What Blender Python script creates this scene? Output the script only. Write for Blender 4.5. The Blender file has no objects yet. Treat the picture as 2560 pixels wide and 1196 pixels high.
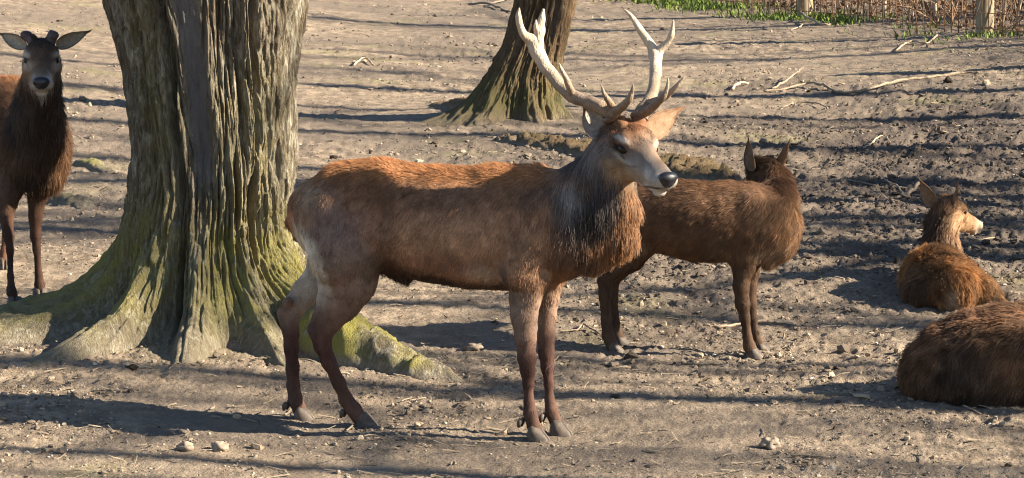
import bpy, math, random
import numpy as np
from mathutils import Vector

rng = np.random.default_rng(7)
random.seed(7)
PI = math.pi
col = bpy.context.scene.collection
sc = bpy.context.scene

# ------------------------------------------------------------------ camera
F = 7111.0; CW, CH = 2560.0, 1196.0          # focal length in photo pixels
CAM = np.array([0.0, 0.0, 1.65]); PITCH = 0.0683
cam_d = bpy.data.cameras.new("camera"); cam = bpy.data.objects.new("camera", cam_d); col.objects.link(cam)
cam_d.sensor_width = 36.0; cam_d.lens = F / CW * 36.0; cam_d.clip_start = 0.1; cam_d.clip_end = 2000
cam.location = CAM; cam.rotation_euler = (PI / 2 - PITCH, 0, 0)
cam_d.dof.use_dof = False; cam_d.dof.focus_distance = 12.3; cam_d.dof.aperture_fstop = 8.0
sc.camera = cam

# ------------------------------------------------------------------ sky, sun, exposure
SUN_EL, SUN_AZ = math.radians(27), math.radians(12)      # sun stands right of the frame, a little to the camera's side
sun_dir = Vector((math.cos(SUN_EL) * math.cos(SUN_AZ), -math.cos(SUN_EL) * math.sin(SUN_AZ), math.sin(SUN_EL)))
w = bpy.data.worlds.new("World"); sc.world = w; w.use_nodes = True
nt = w.node_tree; bg = nt.nodes["Background"]
sky = nt.nodes.new("ShaderNodeTexSky"); sky.sky_type = 'NISHITA'; sky.sun_disc = False
sky.sun_elevation = SUN_EL; sky.sun_rotation = math.atan2(sun_dir.x, sun_dir.y)
sky.air_density = 1.0; sky.dust_density = 0.3; sky.ozone_density = 2.5
nt.links.new(sky.outputs[0], bg.inputs[0]); bg.inputs[1].default_value = 0.05
sl = bpy.data.lights.new("sun", 'SUN'); sl.energy = 5.0; sl.angle = math.radians(0.55); sl.color = (1.0, 0.89, 0.71)
so = bpy.data.objects.new("sun", sl); col.objects.link(so)
so.rotation_euler = (-sun_dir).to_track_quat('-Z', 'Y').to_euler(); so.location = (20, -5, 15)
sc.view_settings.view_transform = 'Standard'; sc.view_settings.look = 'None'
sc.view_settings.gamma = 1.0; sc.view_settings.use_curve_mapping = False
sc.view_settings.exposure = 2.03
sc.render.engine = 'CYCLES'
sc.cycles.use_denoising = True; sc.cycles.filter_width = 1.1
sc.cycles.max_bounces = 6; sc.cycles.diffuse_bounces = 3; sc.cycles.transparent_max_bounces = 8
sc.cycles.caustics_reflective = False; sc.cycles.caustics_refractive = False

# ------------------------------------------------------------------ helpers: noise, projection, ground
_perm = rng.permutation(256); _perm = np.concatenate([_perm, _perm, _perm])
_grad = rng.normal(size=(256, 3)); _grad /= np.linalg.norm(_grad, axis=1)[:, None]
def noise(x, y, z=0.0):
    x, y, z = np.broadcast_arrays(np.asarray(x, float), np.asarray(y, float), np.asarray(z, float))
    xi, yi, zi = np.floor(x).astype(int), np.floor(y).astype(int), np.floor(z).astype(int)
    xf, yf, zf = x - xi, y - yi, z - zi
    u, v, t = [a * a * a * (a * (a * 6 - 15) + 10) for a in (xf, yf, zf)]
    xi &= 255; yi &= 255; zi &= 255
    r = 0
    for dx in (0, 1):
        wx = u if dx else 1 - u
        for dy in (0, 1):
            wy = v if dy else 1 - v
            for dz in (0, 1):
                wz = t if dz else 1 - t
                g = _grad[_perm[_perm[_perm[xi + dx] + yi + dy] + zi + dz]]
                r = r + wx * wy * wz * (g[..., 0] * (xf - dx) + g[..., 1] * (yf - dy) + g[..., 2] * (zf - dz))
    return r * 1.5
def fbm(x, y, z=0.0, o=3):
    s, a = 0, 1.0
    for i in range(o):
        s = s + a * noise(x * 2 ** i + 7.3 * i, y * 2 ** i - 3.1 * i, np.asarray(z) * 2 ** i); a *= 0.5
    return s

SLOPE = 0.0813
SIN, COS = math.sin(PITCH), math.cos(PITCH)
def pt(px, py, Y):
    """point that stands at depth Y and is seen at photo pixel px, py"""
    xc, yc = (px - CW / 2) / F, -(py - CH / 2) / F
    d = np.array([xc, yc * SIN + COS, yc * COS - SIN])
    return CAM + d * (Y / d[1])
def project(p):
    q = np.asarray(p) - CAM
    f = q[..., 1] * COS - q[..., 2] * SIN; u = q[..., 1] * SIN + q[..., 2] * COS
    return CW / 2 + F * q[..., 0] / f, CH / 2 - F * u / f
def sstep(a, b, x):
    t = np.clip((x - a) / (b - a), 0, 1); return t * t * (3 - 2 * t)
TREE_A = pt(527, 829, 14.45); TREE_B = pt(1310, 268, 23.6)
def ground_macro(x, y):
    x = np.asarray(x, float); y = np.asarray(y, float)
    z = SLOPE * (np.clip(y, -40, 46) - 12.07) + 0.02 * np.clip(y - 46, 0, 300)
    xx = np.clip(x - 0.5, -9, 9)
    z = z + 0.010 * sstep(17, 27, y) * xx * xx
    z = z + 0.035 * noise(x * 0.55, y * 0.5, 1.7) * sstep(9, 11, y) + 0.014 * noise(x * 1.3, y * 1.1, 5.2)
    d = np.hypot(x - TREE_A[0], (y - TREE_A[1]))
    z = z + 0.05 * np.exp(-(d / 1.0) ** 2)
    d = np.hypot(x - TREE_B[0], (y - TREE_B[1]))
    z = z + 0.12 * np.exp(-(d / 1.6) ** 2)
    return z
def roughness(x, y):
    px = CW / 2 + F * x / np.maximum(y, 4); r = 0.50 + 0.55 * noise(x * 0.7, y * 0.4, 9.1)
    churn = np.exp(-((x - (3.4 + (y - 18) * 0.12)) / 3.0) ** 2 - ((y - 20.0) / 5.8) ** 2)   # trampled mud on the right
    return np.clip(r - 0.22 * (1 - sstep(13.5, 17, y)) + 1.25 * churn, 0.12, 1.9)
def ground_h(x, y):
    z = ground_macro(x, y); r = roughness(x, y)
    wx = x + 0.05 * noise(x * 6, y * 6, 3.0); wy = y + 0.05 * noise(x * 6, y * 6, 8.0)
    a = noise(wx * 5, wy * 4.2, 2.0)
    b = 0.5 - np.abs(noise(wx * 10, wy * 7, 4.0))
    c = 0.5 - np.abs(noise(wx * 22, wy * 13, 6.0))
    e = noise(wx * 42, wy * 20, 1.0)
    return z + (0.25 + r) * (0.020 * a + 0.023 * b + 0.014 * c + 0.009 * e)
def gp(px, py):
    Y = np.arange(8.5, 60, 0.004)
    xc, yc = (px - CW / 2) / F, -(py - CH / 2) / F
    d = np.array([xc, yc * SIN + COS, yc * COS - SIN])
    P = CAM + d * (Y / d[1])[:, None]
    below = P[:, 2] < ground_macro(P[:, 0], P[:, 1])
    i = int(np.argmax(below)) if below.any() else len(Y) - 1
    return P[i]
def gs(x, y):
    a = np.linspace(-.06, .06, 5); X, Y = np.meshgrid(x + a, y + a); return float(ground_h(X, Y).mean())
def gz(x, y): return float(ground_macro(np.array([x]), np.array([y]))[0])

# ------------------------------------------------------------------ helpers: meshes, objects, materials
def mesh_np(name, V, faces, smooth=True):
    V = np.asarray(V, np.float32); faces = np.asarray(faces, np.int32); k = faces.shape[1]
    me = bpy.data.meshes.new(name)
    me.vertices.add(len(V)); me.vertices.foreach_set("co", V.ravel())
    me.loops.add(faces.size); me.loops.foreach_set("vertex_index", faces.ravel())
    me.polygons.add(len(faces))
    me.polygons.foreach_set("loop_start", np.arange(0, faces.size, k, dtype=np.int32))
    me.polygons.foreach_set("use_smooth", np.full(len(faces), smooth))
    me.update(calc_edges=True); me.validate()
    return me
def vcol(me, C, name="col"):
    a = me.attributes.new(name, 'FLOAT_COLOR', 'POINT')
    C = np.concatenate([np.asarray(C, np.float32), np.ones((len(C), 1), np.float32)], 1)
    a.data.foreach_set("color", C.ravel())
def obj(name, data, mat=None, parent=None, **kw):
    o = bpy.data.objects.new(name, data); col.objects.link(o)
    if mat is not None and data is not None and not data.materials: data.materials.append(mat)
    if parent is not None:
        o.parent = parent; o.matrix_parent_inverse = parent.matrix_world.inverted()
    for k, v in kw.items(): o[k] = v
    return o
def empty(name, loc, **kw):
    o = bpy.data.objects.new(name, None); col.objects.link(o); o.location = loc; o.empty_display_size = 0.1
    o.matrix_world.translation = Vector(loc)
    for k, v in kw.items(): o[k] = v
    return o
def newmat(name):
    m = bpy.data.materials.new(name); m.use_nodes = True; t = m.node_tree
    return m, t, t.nodes["Principled BSDF"]
def N(t, kind, **kw):
    n = t.nodes.new(kind)
    for k, v in kw.items():
        if k.startswith("i_"):
            key = k[2:].replace("_", " ")
            n.inputs[int(key) if key.isdigit() else key].default_value = v
        else: setattr(n, k, v)
    return n
def ramp(t, src, stops):
    r = N(t, "ShaderNodeValToRGB"); e = r.color_ramp.elements
    while len(e) > 1: e.remove(e[-1])
    e[0].position = stops[0][0]; e[0].color = (*stops[0][1], 1)
    for p, c in stops[1:]:
        n = e.new(p); n.color = (*c, 1)
    t.links.new(src, r.inputs[0]); return r.outputs[0]
def mixc(t, fac, a, b, mode='MIX'):
    m = N(t, "ShaderNodeMix", data_type='RGBA', blend_type=mode)
    for s, v in ((0, fac), (6, a), (7, b)):
        if isinstance(v, bpy.types.NodeSocket): t.links.new(v, m.inputs[s])
        else: m.inputs[s].default_value = v if s == 0 else (*v, 1)
    return m.outputs[2]
def tex(t, scale, detail=4, rough=0.6, vec=None, kind="ShaderNodeTexNoise", dist=0.0):
    n = N(t, kind); n.inputs["Scale"].default_value = scale
    if kind == "ShaderNodeTexNoise":
        n.inputs["Detail"].default_value = detail; n.inputs["Roughness"].default_value = rough; n.inputs["Distortion"].default_value = dist
    if vec is not None: t.links.new(vec, n.inputs["Vector"])
    return n
def bump(t, b, src, strength=0.5, dist=0.01):
    n = N(t, "ShaderNodeBump"); n.inputs["Strength"].default_value = strength; n.inputs["Distance"].default_value = dist
    t.links.new(src, n.inputs["Height"]); t.links.new(n.outputs[0], b.inputs["Normal"]); return n
def coords(t, scale=(1, 1, 1)):
    c = N(t, "ShaderNodeNewGeometry"); m = N(t, "ShaderNodeMapping"); m.inputs["Scale"].default_value = scale
    t.links.new(c.outputs["Position"], m.inputs["Vector"]); return m.outputs[0]

# soil
M_soil, t, b = newmat("soil")
v = coords(t)
n1 = tex(t, 0.55, 5, 0.6, v); n2 = tex(t, 7.0, 6, 0.7, v); n3 = tex(t, 60, 4, 0.7, v); n4 = tex(t, 0.9, 3, 0.5, v)
at = N(t, "ShaderNodeAttribute", attribute_name="wet")
base = ramp(t, n2.outputs[0], [(0.25, (0.085, 0.064, 0.046)), (0.45, (0.190, 0.147, 0.107)), (0.60, (0.300, 0.237, 0.173)), (0.8, (0.43, 0.345, 0.258))])
base = mixc(t, ramp(t, n1.outputs[0], [(0.40, (0, 0, 0)), (0.60, (0.75, 0.75, 0.75))]), base, (0.150, 0.120, 0.096))
base = mixc(t, at.outputs["Fac"], base, (0.085, 0.068, 0.057))
base = mixc(t, ramp(t, n4.outputs[0], [(0.60, (0, 0, 0)), (0.72, (0.35, 0.35, 0.35))]), base, (0.21, 0.20, 0.085))
base = mixc(t, 0.55, base, ramp(t, n3.outputs[0], [(0.3, (0.55, 0.55, 0.55)), (0.7, (1.35, 1.3, 1.25))]), 'MULTIPLY')
t.links.new(base, b.inputs["Base Color"]); b.inputs["Roughness"].default_value = 0.95; b.inputs["Specular IOR Level"].default_value = 0.15
bump(t, b, n3.outputs[0], 0.9, 0.02)
# clods (colour varies per clod)
M_clod, t, b = newmat("clod")
at = N(t, "ShaderNodeAttribute", attribute_name="col"); n3 = tex(t, 90, 3, 0.7, coords(t))
c = mixc(t, 0.5, at.outputs["Color"], ramp(t, n3.outputs[0], [(0.3, (0.6, 0.6, 0.6)), (0.7, (1.3, 1.3, 1.3))]), 'MULTIPLY')
t.links.new(c, b.inputs["Base Color"]); b.inputs["Roughness"].default_value = 0.95; b.inputs["Specular IOR Level"].default_value = 0.15
bump(t, b, n3.outputs[0], 0.5, 0.006)
# bark
def bark_mat(name, grey, brown, moss, moss_lo, moss_hi, zref):
    m, t, b = newmat(name)
    v = coords(t, (1, 1, 0.32)); n1 = tex(t, 22, 7, 0.72, v, dist=1.2); n2 = tex(t, 2.6, 4, 0.6, coords(t, (1, 1, 0.45))); n3 = tex(t, 9, 6, 0.7, coords(t))
    n5 = tex(t, 120, 4, 0.7, coords(t, (1, 1, 0.4))); n6 = tex(t, 70, 5, 0.7, coords(t, (1, 1, 0.07)))
    at = N(t, "ShaderNodeAttribute", attribute_name="col")
    c = ramp(t, n1.outputs[0], [(0.28, tuple(x * 0.45 for x in brown)), (0.47, brown), (0.62, grey), (0.8, tuple(min(1, x * 1.45) for x in grey))])
    c = mixc(t, ramp(t, n2.outputs[0], [(0.45, (0, 0, 0)), (0.65, (0.5, 0.5, 0.5))]), c, brown)
    c = mixc(t, 0.6, c, ramp(t, n6.outputs[0], [(0.36, (0.35, 0.34, 0.33)), (0.52, (1.0, 1.0, 1.0)), (0.7, (1.25, 1.25, 1.25))]), 'MULTIPLY')
    sep = N(t, "ShaderNodeSeparateColor"); t.links.new(at.outputs["Color"], sep.inputs[0])
    mm = N(t, "ShaderNodeMath", operation='MULTIPLY'); t.links.new(sep.outputs[0], mm.inputs[0])
    t.links.new(ramp(t, n3.outputs[0], [(0.32, (0.2, 0.2, 0.2)), (0.52, (1, 1, 1))]), mm.inputs[1])
    c = mixc(t, mm.outputs[0], c, mixc(t, n5.outputs[0], moss, tuple(x * 0.55 for x in moss)))       # red: moss
    c = mixc(t, sep.outputs[1], c, mixc(t, n1.outputs[0], (0.10, 0.095, 0.10), (0.24, 0.22, 0.21)))    # green: bare dead wood
    c = mixc(t, sep.outputs[2], c, mixc(t, n3.outputs[0], (0.16, 0.13, 0.10), (0.34, 0.29, 0.22)))     # blue: dust and mud at the foot
    t.links.new(c, b.inputs["Base Color"]); b.inputs["Roughness"].default_value = 0.9; b.inputs["Specular IOR Level"].default_value = 0.2
    ad = N(t, "ShaderNodeMath", operation='ADD'); t.links.new(n6.outputs[0], ad.inputs[0]); t.links.new(n5.outputs[0], ad.inputs[1])
    bump(t, b, ad.outputs[0], 0.9, 0.03); return m
M_barkA = bark_mat("bark_ridged", (0.40, 0.365, 0.285), (0.17, 0.135, 0.092), (0.37, 0.325, 0.085), 0, 0, 0)
M_barkB = bark_mat("bark_brown", (0.21, 0.155, 0.10), (0.17, 0.108, 0.058), (0.14, 0.128, 0.05), 0, 0, 0)
def simple(name, c1, c2, scale=20, rough=0.85, spec=0.2, bmp=0.4, stretch=(1, 1, 1)):
    m, t, b = newmat(name); n = tex(t, scale, 5, 0.65, coords(t, stretch))
    t.links.new(ramp(t, n.outputs[0], [(0.3, c1), (0.7, c2)]), b.inputs["Base Color"])
    b.inputs["Roughness"].default_value = rough; b.inputs["Specular IOR Level"].default_value = spec
    if bmp: bump(t, b, n.outputs[0], bmp, 0.004)
    return m
M_stick = simple("dead_wood", (0.12, 0.09, 0.062), (0.33, 0.26, 0.185), 45)
M_pale = simple("bleached_wood", (0.24, 0.18, 0.125), (0.46, 0.36, 0.26), 40)
M_stone = simple("stone", (0.13, 0.10, 0.078), (0.30, 0.24, 0.185), 30)
M_post = simple("post_wood", (0.16, 0.125, 0.08), (0.34, 0.28, 0.185), 14, stretch=(1, 1, 0.15))
M_wire = simple("rusty_wire", (0.14, 0.07, 0.04), (0.30, 0.17, 0.10), 20)
M_bramble = simple("bramble_stem", (0.06, 0.035, 0.022), (0.34, 0.22, 0.135), 2.6)
M_leaf = simple("dead_leaf", (0.05, 0.028, 0.018), (0.22, 0.125, 0.07), 3)
M_grass = simple("grass", (0.05, 0.085, 0.02), (0.19, 0.24, 0.055), 4.0, spec=0.1, bmp=0)
M_hoof = simple("hoof_horn", (0.04, 0.032, 0.028), (0.13, 0.098, 0.074), 30, 0.6, 0.3)
M_eye, t, b = newmat("eye"); b.inputs["Specular IOR Level"].default_value = 0.2; b.inputs["Base Color"].default_value = (0.012, 0.007, 0.005, 1); b.inputs["Roughness"].default_value = 0.2
M_nose, t, b = newmat("nose_skin"); b.inputs["Base Color"].default_value = (0.018, 0.018, 0.024, 1); b.inputs["Roughness"].default_value = 0.38
bump(t, b, tex(t, 300, 2, 0.5, coords(t)).outputs[0], 0.4, 0.002)
M_antler, t, b = newmat("antler")
v = coords(t); n1 = tex(t, 14, 4, 0.6, v); n2 = tex(t, 160, 3, 0.6, coords(t, (1, 1, 0.35))); at = N(t, "ShaderNodeAttribute", attribute_name="col")
c = mixc(t, at.outputs["Fac"], ramp(t, n1.outputs[0], [(0.3, (0.40, 0.31, 0.22)), (0.7, (0.56, 0.46, 0.35))]), ramp(t, n1.outputs[0], [(0.3, (0.13, 0.085, 0.055)), (0.7, (0.27, 0.19, 0.13))]))
c = mixc(t, 0.35, c, ramp(t, n2.outputs[0], [(0.3, (0.5, 0.48, 0.45)), (0.7, (1.2, 1.2, 1.2))]), 'MULTIPLY')
t.links.new(c, b.inputs["Base Color"]); b.inputs["Roughness"].default_value = 0.55; b.inputs["Specular IOR Level"].default_value = 0.3
bump(t, b, n2.outputs[0], 1.0, 0.008)
# coat of the animals: colour comes from an attribute, with some sunlight painted in, same on skin and hair
M_skin, t, b = newmat("coat_skin")
at = N(t, "ShaderNodeAttribute", attribute_name="col"); n = tex(t, 160, 3, 0.7, coords(t, (1, 1, 0.5)))
c = mixc(t, 0.6, at.outputs["Color"], ramp(t, n.outputs[0], [(0.3, (0.6, 0.6, 0.6)), (0.7, (1.2, 1.2, 1.2))]), 'MULTIPLY')
t.links.new(c, b.inputs["Base Color"]); b.inputs["Roughness"].default_value = 0.9; b.inputs["Specular IOR Level"].default_value = 0.1
bump(t, b, n.outputs[0], 0.5, 0.004)
M_fur, t, b = newmat("coat_hair")
at = N(t, "ShaderNodeAttribute", attribute_name="col"); t.links.new(at.outputs["Color"], b.inputs["Base Color"])
b.inputs["Roughness"].default_value = 0.55; b.inputs["Specular IOR Level"].default_value = 0.25
tr = N(t, "ShaderNodeBsdfTranslucent"); t.links.new(at.outputs["Color"], tr.inputs[0])
mx = N(t, "ShaderNodeMixShader"); mx.inputs[0].default_value = 0.3
t.links.new(b.outputs[0], mx.inputs[1]); t.links.new(tr.outputs[0], mx.inputs[2])
t.links.new(mx.outputs[0], t.nodes["Material Output"].inputs[0])

# tubes
def tube(P, R, n=8, flat=None, cap=True, jitter=0.0, seed=0):
    P = np.asarray(P, float); R = np.asarray(R, float); m = len(P)
    T = np.gradient(P, axis=0); T /= np.linalg.norm(T, axis=1)[:, None] + 1e-9
    ref = np.array([0, 0, 1.0]) if abs(T[0][2]) < 0.9 else np.array([1.0, 0, 0])
    A = np.zeros_like(P); a = np.cross(T[0], ref); a /= np.linalg.norm(a)
    for i in range(m):
        a = a - T[i] * a.dot(T[i]); a /= np.linalg.norm(a) + 1e-9; A[i] = a
    B = np.cross(T, A)
    th = np.linspace(0, 2 * PI, n, endpoint=False)
    V = P[:, None] + R[:, None, None] * (np.cos(th)[None, :, None] * A[:, None] + np.sin(th)[None, :, None] * B[:, None])
    if jitter:
        q = V * (0.9 / max(R.max(), 1e-4)); V = V + (V - P[:, None]) * (jitter * noise(q[..., 0] + seed, q[..., 1], q[..., 2]))[..., None]
    V = V.reshape(-1, 3)
    i, j = np.meshgrid(np.arange(m - 1), np.arange(n), indexing='ij'); i = i.ravel(); j = j.ravel(); j2 = (j + 1) % n
    Fq = np.stack([i * n + j, i * n + j2, (i + 1) * n + j2, (i + 1) * n + j], 1)
    if cap:
        V = np.concatenate([V, P[:1], P[-1:]]); c0, c1 = len(V) - 2, len(V) - 1; jj = np.arange(n); k = (jj + 1) % n
        Fq = np.concatenate([Fq, np.stack([np.full(n, c0), k, jj, jj], 1), np.stack([np.full(n, c1), (m - 1) * n + jj, (m - 1) * n + k, (m - 1) * n + k], 1)])
    return V, Fq
def tri_quads(Fq):
    """quads (possibly degenerate) -> triangles"""
    a = Fq[:, [0, 1, 2]]; b = Fq[:, [0, 2, 3]]; b = b[b[:, 1] != b[:, 2]]
    return np.concatenate([a, b])
def smooth_path(P, k=6):
    """Catmull-Rom through rows of P (any number of columns)"""
    P = np.asarray(P, float); Q = np.concatenate([2 * P[:1] - P[1:2], P, 2 * P[-1:] - P[-2:-1]]); out = []
    for i in range(1, len(Q) - 2):
        for s in np.linspace(0, 1, k, endpoint=False):
            p0, p1, p2, p3 = Q[i - 1], Q[i], Q[i + 1], Q[i + 2]
            out.append(0.5 * (2 * p1 + (p2 - p0) * s + (2 * p0 - 5 * p1 + 4 * p2 - p3) * s * s + (3 * p1 - p0 - 3 * p2 + p3) * s ** 3))
    out.append(P[-1]); return np.array(out)
def join(parts):
    V, Fs, o = [], [], 0
    for v_, f_ in parts:
        V.append(v_); Fs.append(f_ + o); o += len(v_)
    return np.concatenate(V), np.concatenate(Fs)
def tube_mesh(name, parts): 
    V, Fq = join(parts); return mesh_np(name, V, tri_quads(Fq))

# ------------------------------------------------------------------ ground
def build_ground():
    rows = np.concatenate([np.linspace(-40, 8, 18), np.linspace(8.5, 10.6, 20), np.arange(10.63, 16, 0.02), np.arange(16, 20, 0.03),
                           20 + np.cumsum(np.linspace(0.035, 0.16, 230)), [43, 45, 48, 52, 58, 66, 80, 100, 140, 200, 300]])
    rows = np.unique(np.round(rows, 4))
    u = np.concatenate([-np.geomspace(120, 1.06, 34), np.linspace(-1, 1, 520), np.geomspace(1.06, 120, 34)])
    W = 0.215 * np.maximum(rows, 9.0)
    side = np.sign(u) * np.maximum(np.abs(u) - 1, 0)
    X = np.clip(u, -1, 1)[None] * W[:, None] + side[None] * 2.2
    Yg = np.repeat(rows[:, None], len(u), 1)
    Z = ground_h(X, Yg)
    V = np.stack([X, Yg, Z], -1).reshape(-1, 3)
    n, m = X.shape
    i, j = np.meshgrid(np.arange(n - 1), np.arange(m - 1), indexing='ij'); a = (i * m + j).ravel()
    me = mesh_np("ground", V, np.stack([a, a + 1, a + m + 1, a + m], 1))
    r = roughness(X, Yg).ravel()
    wet = np.clip((r - 0.72) * 1.5, 0, 1.0) * (0.8 + 0.7 * noise(V[:, 0] * 1.7, V[:, 1] * 1.2, 3.3))
    a = me.attributes.new("wet", 'FLOAT', 'POINT'); a.data.foreach_set("value", np.clip(wet, 0, 0.92).astype(np.float32))
    obj("ground", me, M_soil, kind="structure", label="bare trampled soil of the deer paddock")
build_ground()

# loose clods and gravel: nobody could count them
ICO_V = []; ph = (1 + 5 ** 0.5) / 2
for a_, b_ in ((1, ph), (-1, ph), (1, -ph), (-1, -ph)): ICO_V += [(0, a_, b_), (a_, b_, 0), (b_, 0, a_)]
ICO_V = np.array(ICO_V) / math.sqrt(1 + ph * ph)
from itertools import combinations
ICO_F = []
for q in combinations(range(12), 3):
    p = ICO_V[list(q)]
    if max(np.linalg.norm(p[0] - p[1]), np.linalg.norm(p[1] - p[2]), np.linalg.norm(p[0] - p[2])) < 1.1:
        n_ = np.cross(p[1] - p[0], p[2] - p[0]); ICO_F.append(q if n_.dot(p.sum(0)) > 0 else (q[0], q[2], q[1]))
ICO_F = np.array(ICO_F)
def rocks(x, y, r, flat=0.7, sink=0.25, z=None):
    n = len(x); S = rng.uniform(0.6, 1.35, (n, 1, 3)) * r[:, None, None]; S[:, :, 2] *= flat
    V = ICO_V[None] * S * rng.uniform(0.62, 1.3, (n, 12, 1))
    a = rng.uniform(0, 2 * PI, n); c, s = np.cos(a)[:, None], np.sin(a)[:, None]
    V = np.stack([V[..., 0] * c - V[..., 1] * s, V[..., 0] * s + V[..., 1] * c, V[..., 2]], -1)
    z = ground_h(x, y) if z is None else z
    V += np.stack([x, y, z + r * flat * (0.5 - sink)], -1)[:, None]
    Fc = (ICO_F[None] + 12 * np.arange(n)[:, None, None]).reshape(-1, 3)
    return V.reshape(-1, 3), Fc
def build_clods():
    n = 52000
    k = rng.uniform(1 / 42.0, 1 / 10.6, n * 3); y = 1 / k; x = rng.uniform(-0.23, 0.23, n * 3) * y
    dens = 0.12 + 0.55 * np.clip(roughness(x, y), 0, 1.6) + 0.8 * noise(x * 1.1, y * 0.8, 11.0) + 0.5 * noise(x * 4, y * 3, 13.0)
    keep = rng.uniform(0, 1.3, n * 3) < dens; x, y = x[keep][:n], y[keep][:n]; n = len(x)
    r = np.exp(rng.normal(math.log(0.0041), 0.62, n)) * (0.75 + 0.022 * y) * (0.7 + 0.5 * roughness(x, y))
    r = np.clip(r, 0.0025, 0.036)
    V, Fc = rocks(x, y, r)
    me = mesh_np("soil_clods", V, Fc, smooth=False)
    g = rng.uniform(0, 1, (n, 1)); C = np.array([0.12, 0.091, 0.068]) * (1 - g) + np.array([0.35, 0.275, 0.20]) * g
    wet = np.clip((roughness(x, y) - 0.72) * 1.4, 0, 0.92)[:, None]; C = C * (1 - wet) + np.array([0.085, 0.068, 0.056]) * (.6 + .8 * g) * wet
    pale = (rng.uniform(0, 1, n) < 0.025) & (r < 0.014); C[pale] = (0.52, 0.46, 0.39)
    dark = rng.uniform(0, 1, n) < 0.07; C[dark] = (0.06, 0.045, 0.035)
    vcol(me, np.repeat(C, 12, 0))
    obj("soil_clods", me, M_clod, kind="stuff", label="small clods and gravel strewn over the bare soil", category="clods")
build_clods()

# ------------------------------------------------------------------ trees
def trunk_mesh(name, base, prof, roots, amp, nth, nz, groove=None, lean=None, moss=None, seed=0.0, split=None):
    """prof: rows of (height above base, centre x, centre y, radius).  roots: (angle, width, reach, decay)"""
    prof = np.asarray(prof, float)
    h = np.concatenate([np.linspace(-0.25, 0.02, 12, endpoint=False), np.linspace(0.02, 0.75, nz // 2, endpoint=False), np.linspace(0.75, prof[-1, 0], nz - nz // 2)])
    nf = int(nth * .78); th = np.concatenate([np.linspace(-PI * 1.12, PI * .12, nf, endpoint=False), np.linspace(PI * .12, PI * .88, nth - nf, endpoint=False)])   # finer where it is seen
    H, T = np.meshgrid(h, th, indexing='ij')
    cx = np.interp(h, prof[:, 0], prof[:, 1])[:, None]; cy = np.interp(h, prof[:, 0], prof[:, 2])[:, None]; r0 = np.interp(h, prof[:, 0], prof[:, 3])[:, None]
    R = np.repeat(r0, nth, 1)
    Tw = T + 0.10 * noise(np.cos(T) * 1.5, np.sin(T) * 1.5, H * 1.3 + seed) + 0.12 * H
    c, s = np.cos(Tw), np.sin(Tw)
    hh = np.maximum(H, 0.0)
    for a, wd, reach, dec in roots:
        d = (T - math.radians(a) + PI) % (2 * PI) - PI
        d = d + 0.12 * noise(H * 3.0, a * 0.1, seed)
        R += reach * np.exp(-(d / wd) ** 2) * np.exp(-np.maximum(H, -.09) / dec)
    fl = 0.4 - np.abs(noise(c * 2.6, s * 2.6, H * 0.55 + seed)) * 1.6
    wz = 0.32 * noise(c * 4, s * 4, H * 2.2 + seed)
    md = 0.4 - np.abs(noise(c * 6.5 + wz, s * 6.5, H * 1.7 + 3 + seed)) * 1.6
    k1 = np.exp(-(noise(c * 10 + wz, s * 10 - wz, H * 1.7 + 13 + seed) / .13) ** 2)
    k2 = np.exp(-(noise(c * 17 + wz, s * 17 + wz, H * 4.5 + 23 + seed) / .15) ** 2)
    k3 = np.exp(-(noise(c * 38 + wz, s * 38, H * 9 + 33 + seed) / .2) ** 2)
    k4 = np.exp(-(noise(c * 7 + wz, s * 7, H * 15 + 43 + seed) / .12) ** 2)
    vf = noise(c * 66, s * 66, H * 7 + 5 + seed)
    lump = noise(c * 5, s * 5, H * 7 + seed); lump2 = noise(c * 12, s * 12, H * 16 + seed)
    low = np.exp(-hh / 0.35)
    dead = np.zeros_like(R)
    if groove:
        for (a, wd, h0, h1, dep, dw) in groove:
            d = (T + 0.10 * (H - 1) + 0.05 * noise(H * 2.1, a, 3.0) - math.radians(a) + PI) % (2 * PI) - PI
            g = np.exp(-(d / wd) ** 4) * sstep(h0, h0 + 0.25, H) * (1 - sstep(h1, h1 + 0.2, H))
            R -= dep * g; dead = np.maximum(dead, g * dw)
    rough = (1 - 0.75 * dead) * (1 - 0.45 * np.exp(-hh / 0.12))
    R += amp * (0.055 * fl + 0.030 * md * (1 - 0.5 * dead) + (-0.024 * k1 - 0.014 * k2 - 0.007 * k3 - 0.004 * k4 + 0.006 * vf) * rough + (0.035 * lump + 0.022 * lump2) * low)
    fr = np.clip((R - r0) / .25, 0, 1) * np.exp(-hh / .3)
    qx, qy = cx + R * np.cos(T), cy + R * np.sin(T)
    zz = 0.045 * noise(qx * 5 + seed, qy * 5, 1.0) + 0.035 * (0.4 - np.abs(noise(qx * 11 + seed, qy * 11, 2.0)) * 1.6) + 0.014 * noise(qx * 30, qy * 30, 3.0)
    V = np.stack([qx, qy, H + zz * fr * np.minimum(1, .3 + hh * 5)], -1)
    if split is not None: pass
    V = V.reshape(-1, 3) + np.asarray(base)
    n, m = H.shape
    i, j = np.meshgrid(np.arange(n - 1), np.arange(m), indexing='ij'); i = i.ravel(); j = j.ravel(); j2 = (j + 1) % m
    me = mesh_np(name, V, np.stack([i * m + j, i * m + j2, (i + 1) * m + j2, (i + 1) * m + j], 1))
    ms = moss(H, T, fl, md) if moss else np.zeros_like(H)
    dust = 0.42 * np.exp(-np.maximum(hh - 0.0 - 0.05 * noise(c * 3, s * 3, 1.0 + seed), 0) / 0.06)
    vcol(me, np.stack([np.clip(ms, 0, 1), np.clip(dead, 0, 1), np.clip(dust, 0, 0.9)], -1).reshape(-1, 3))
    return me
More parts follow.
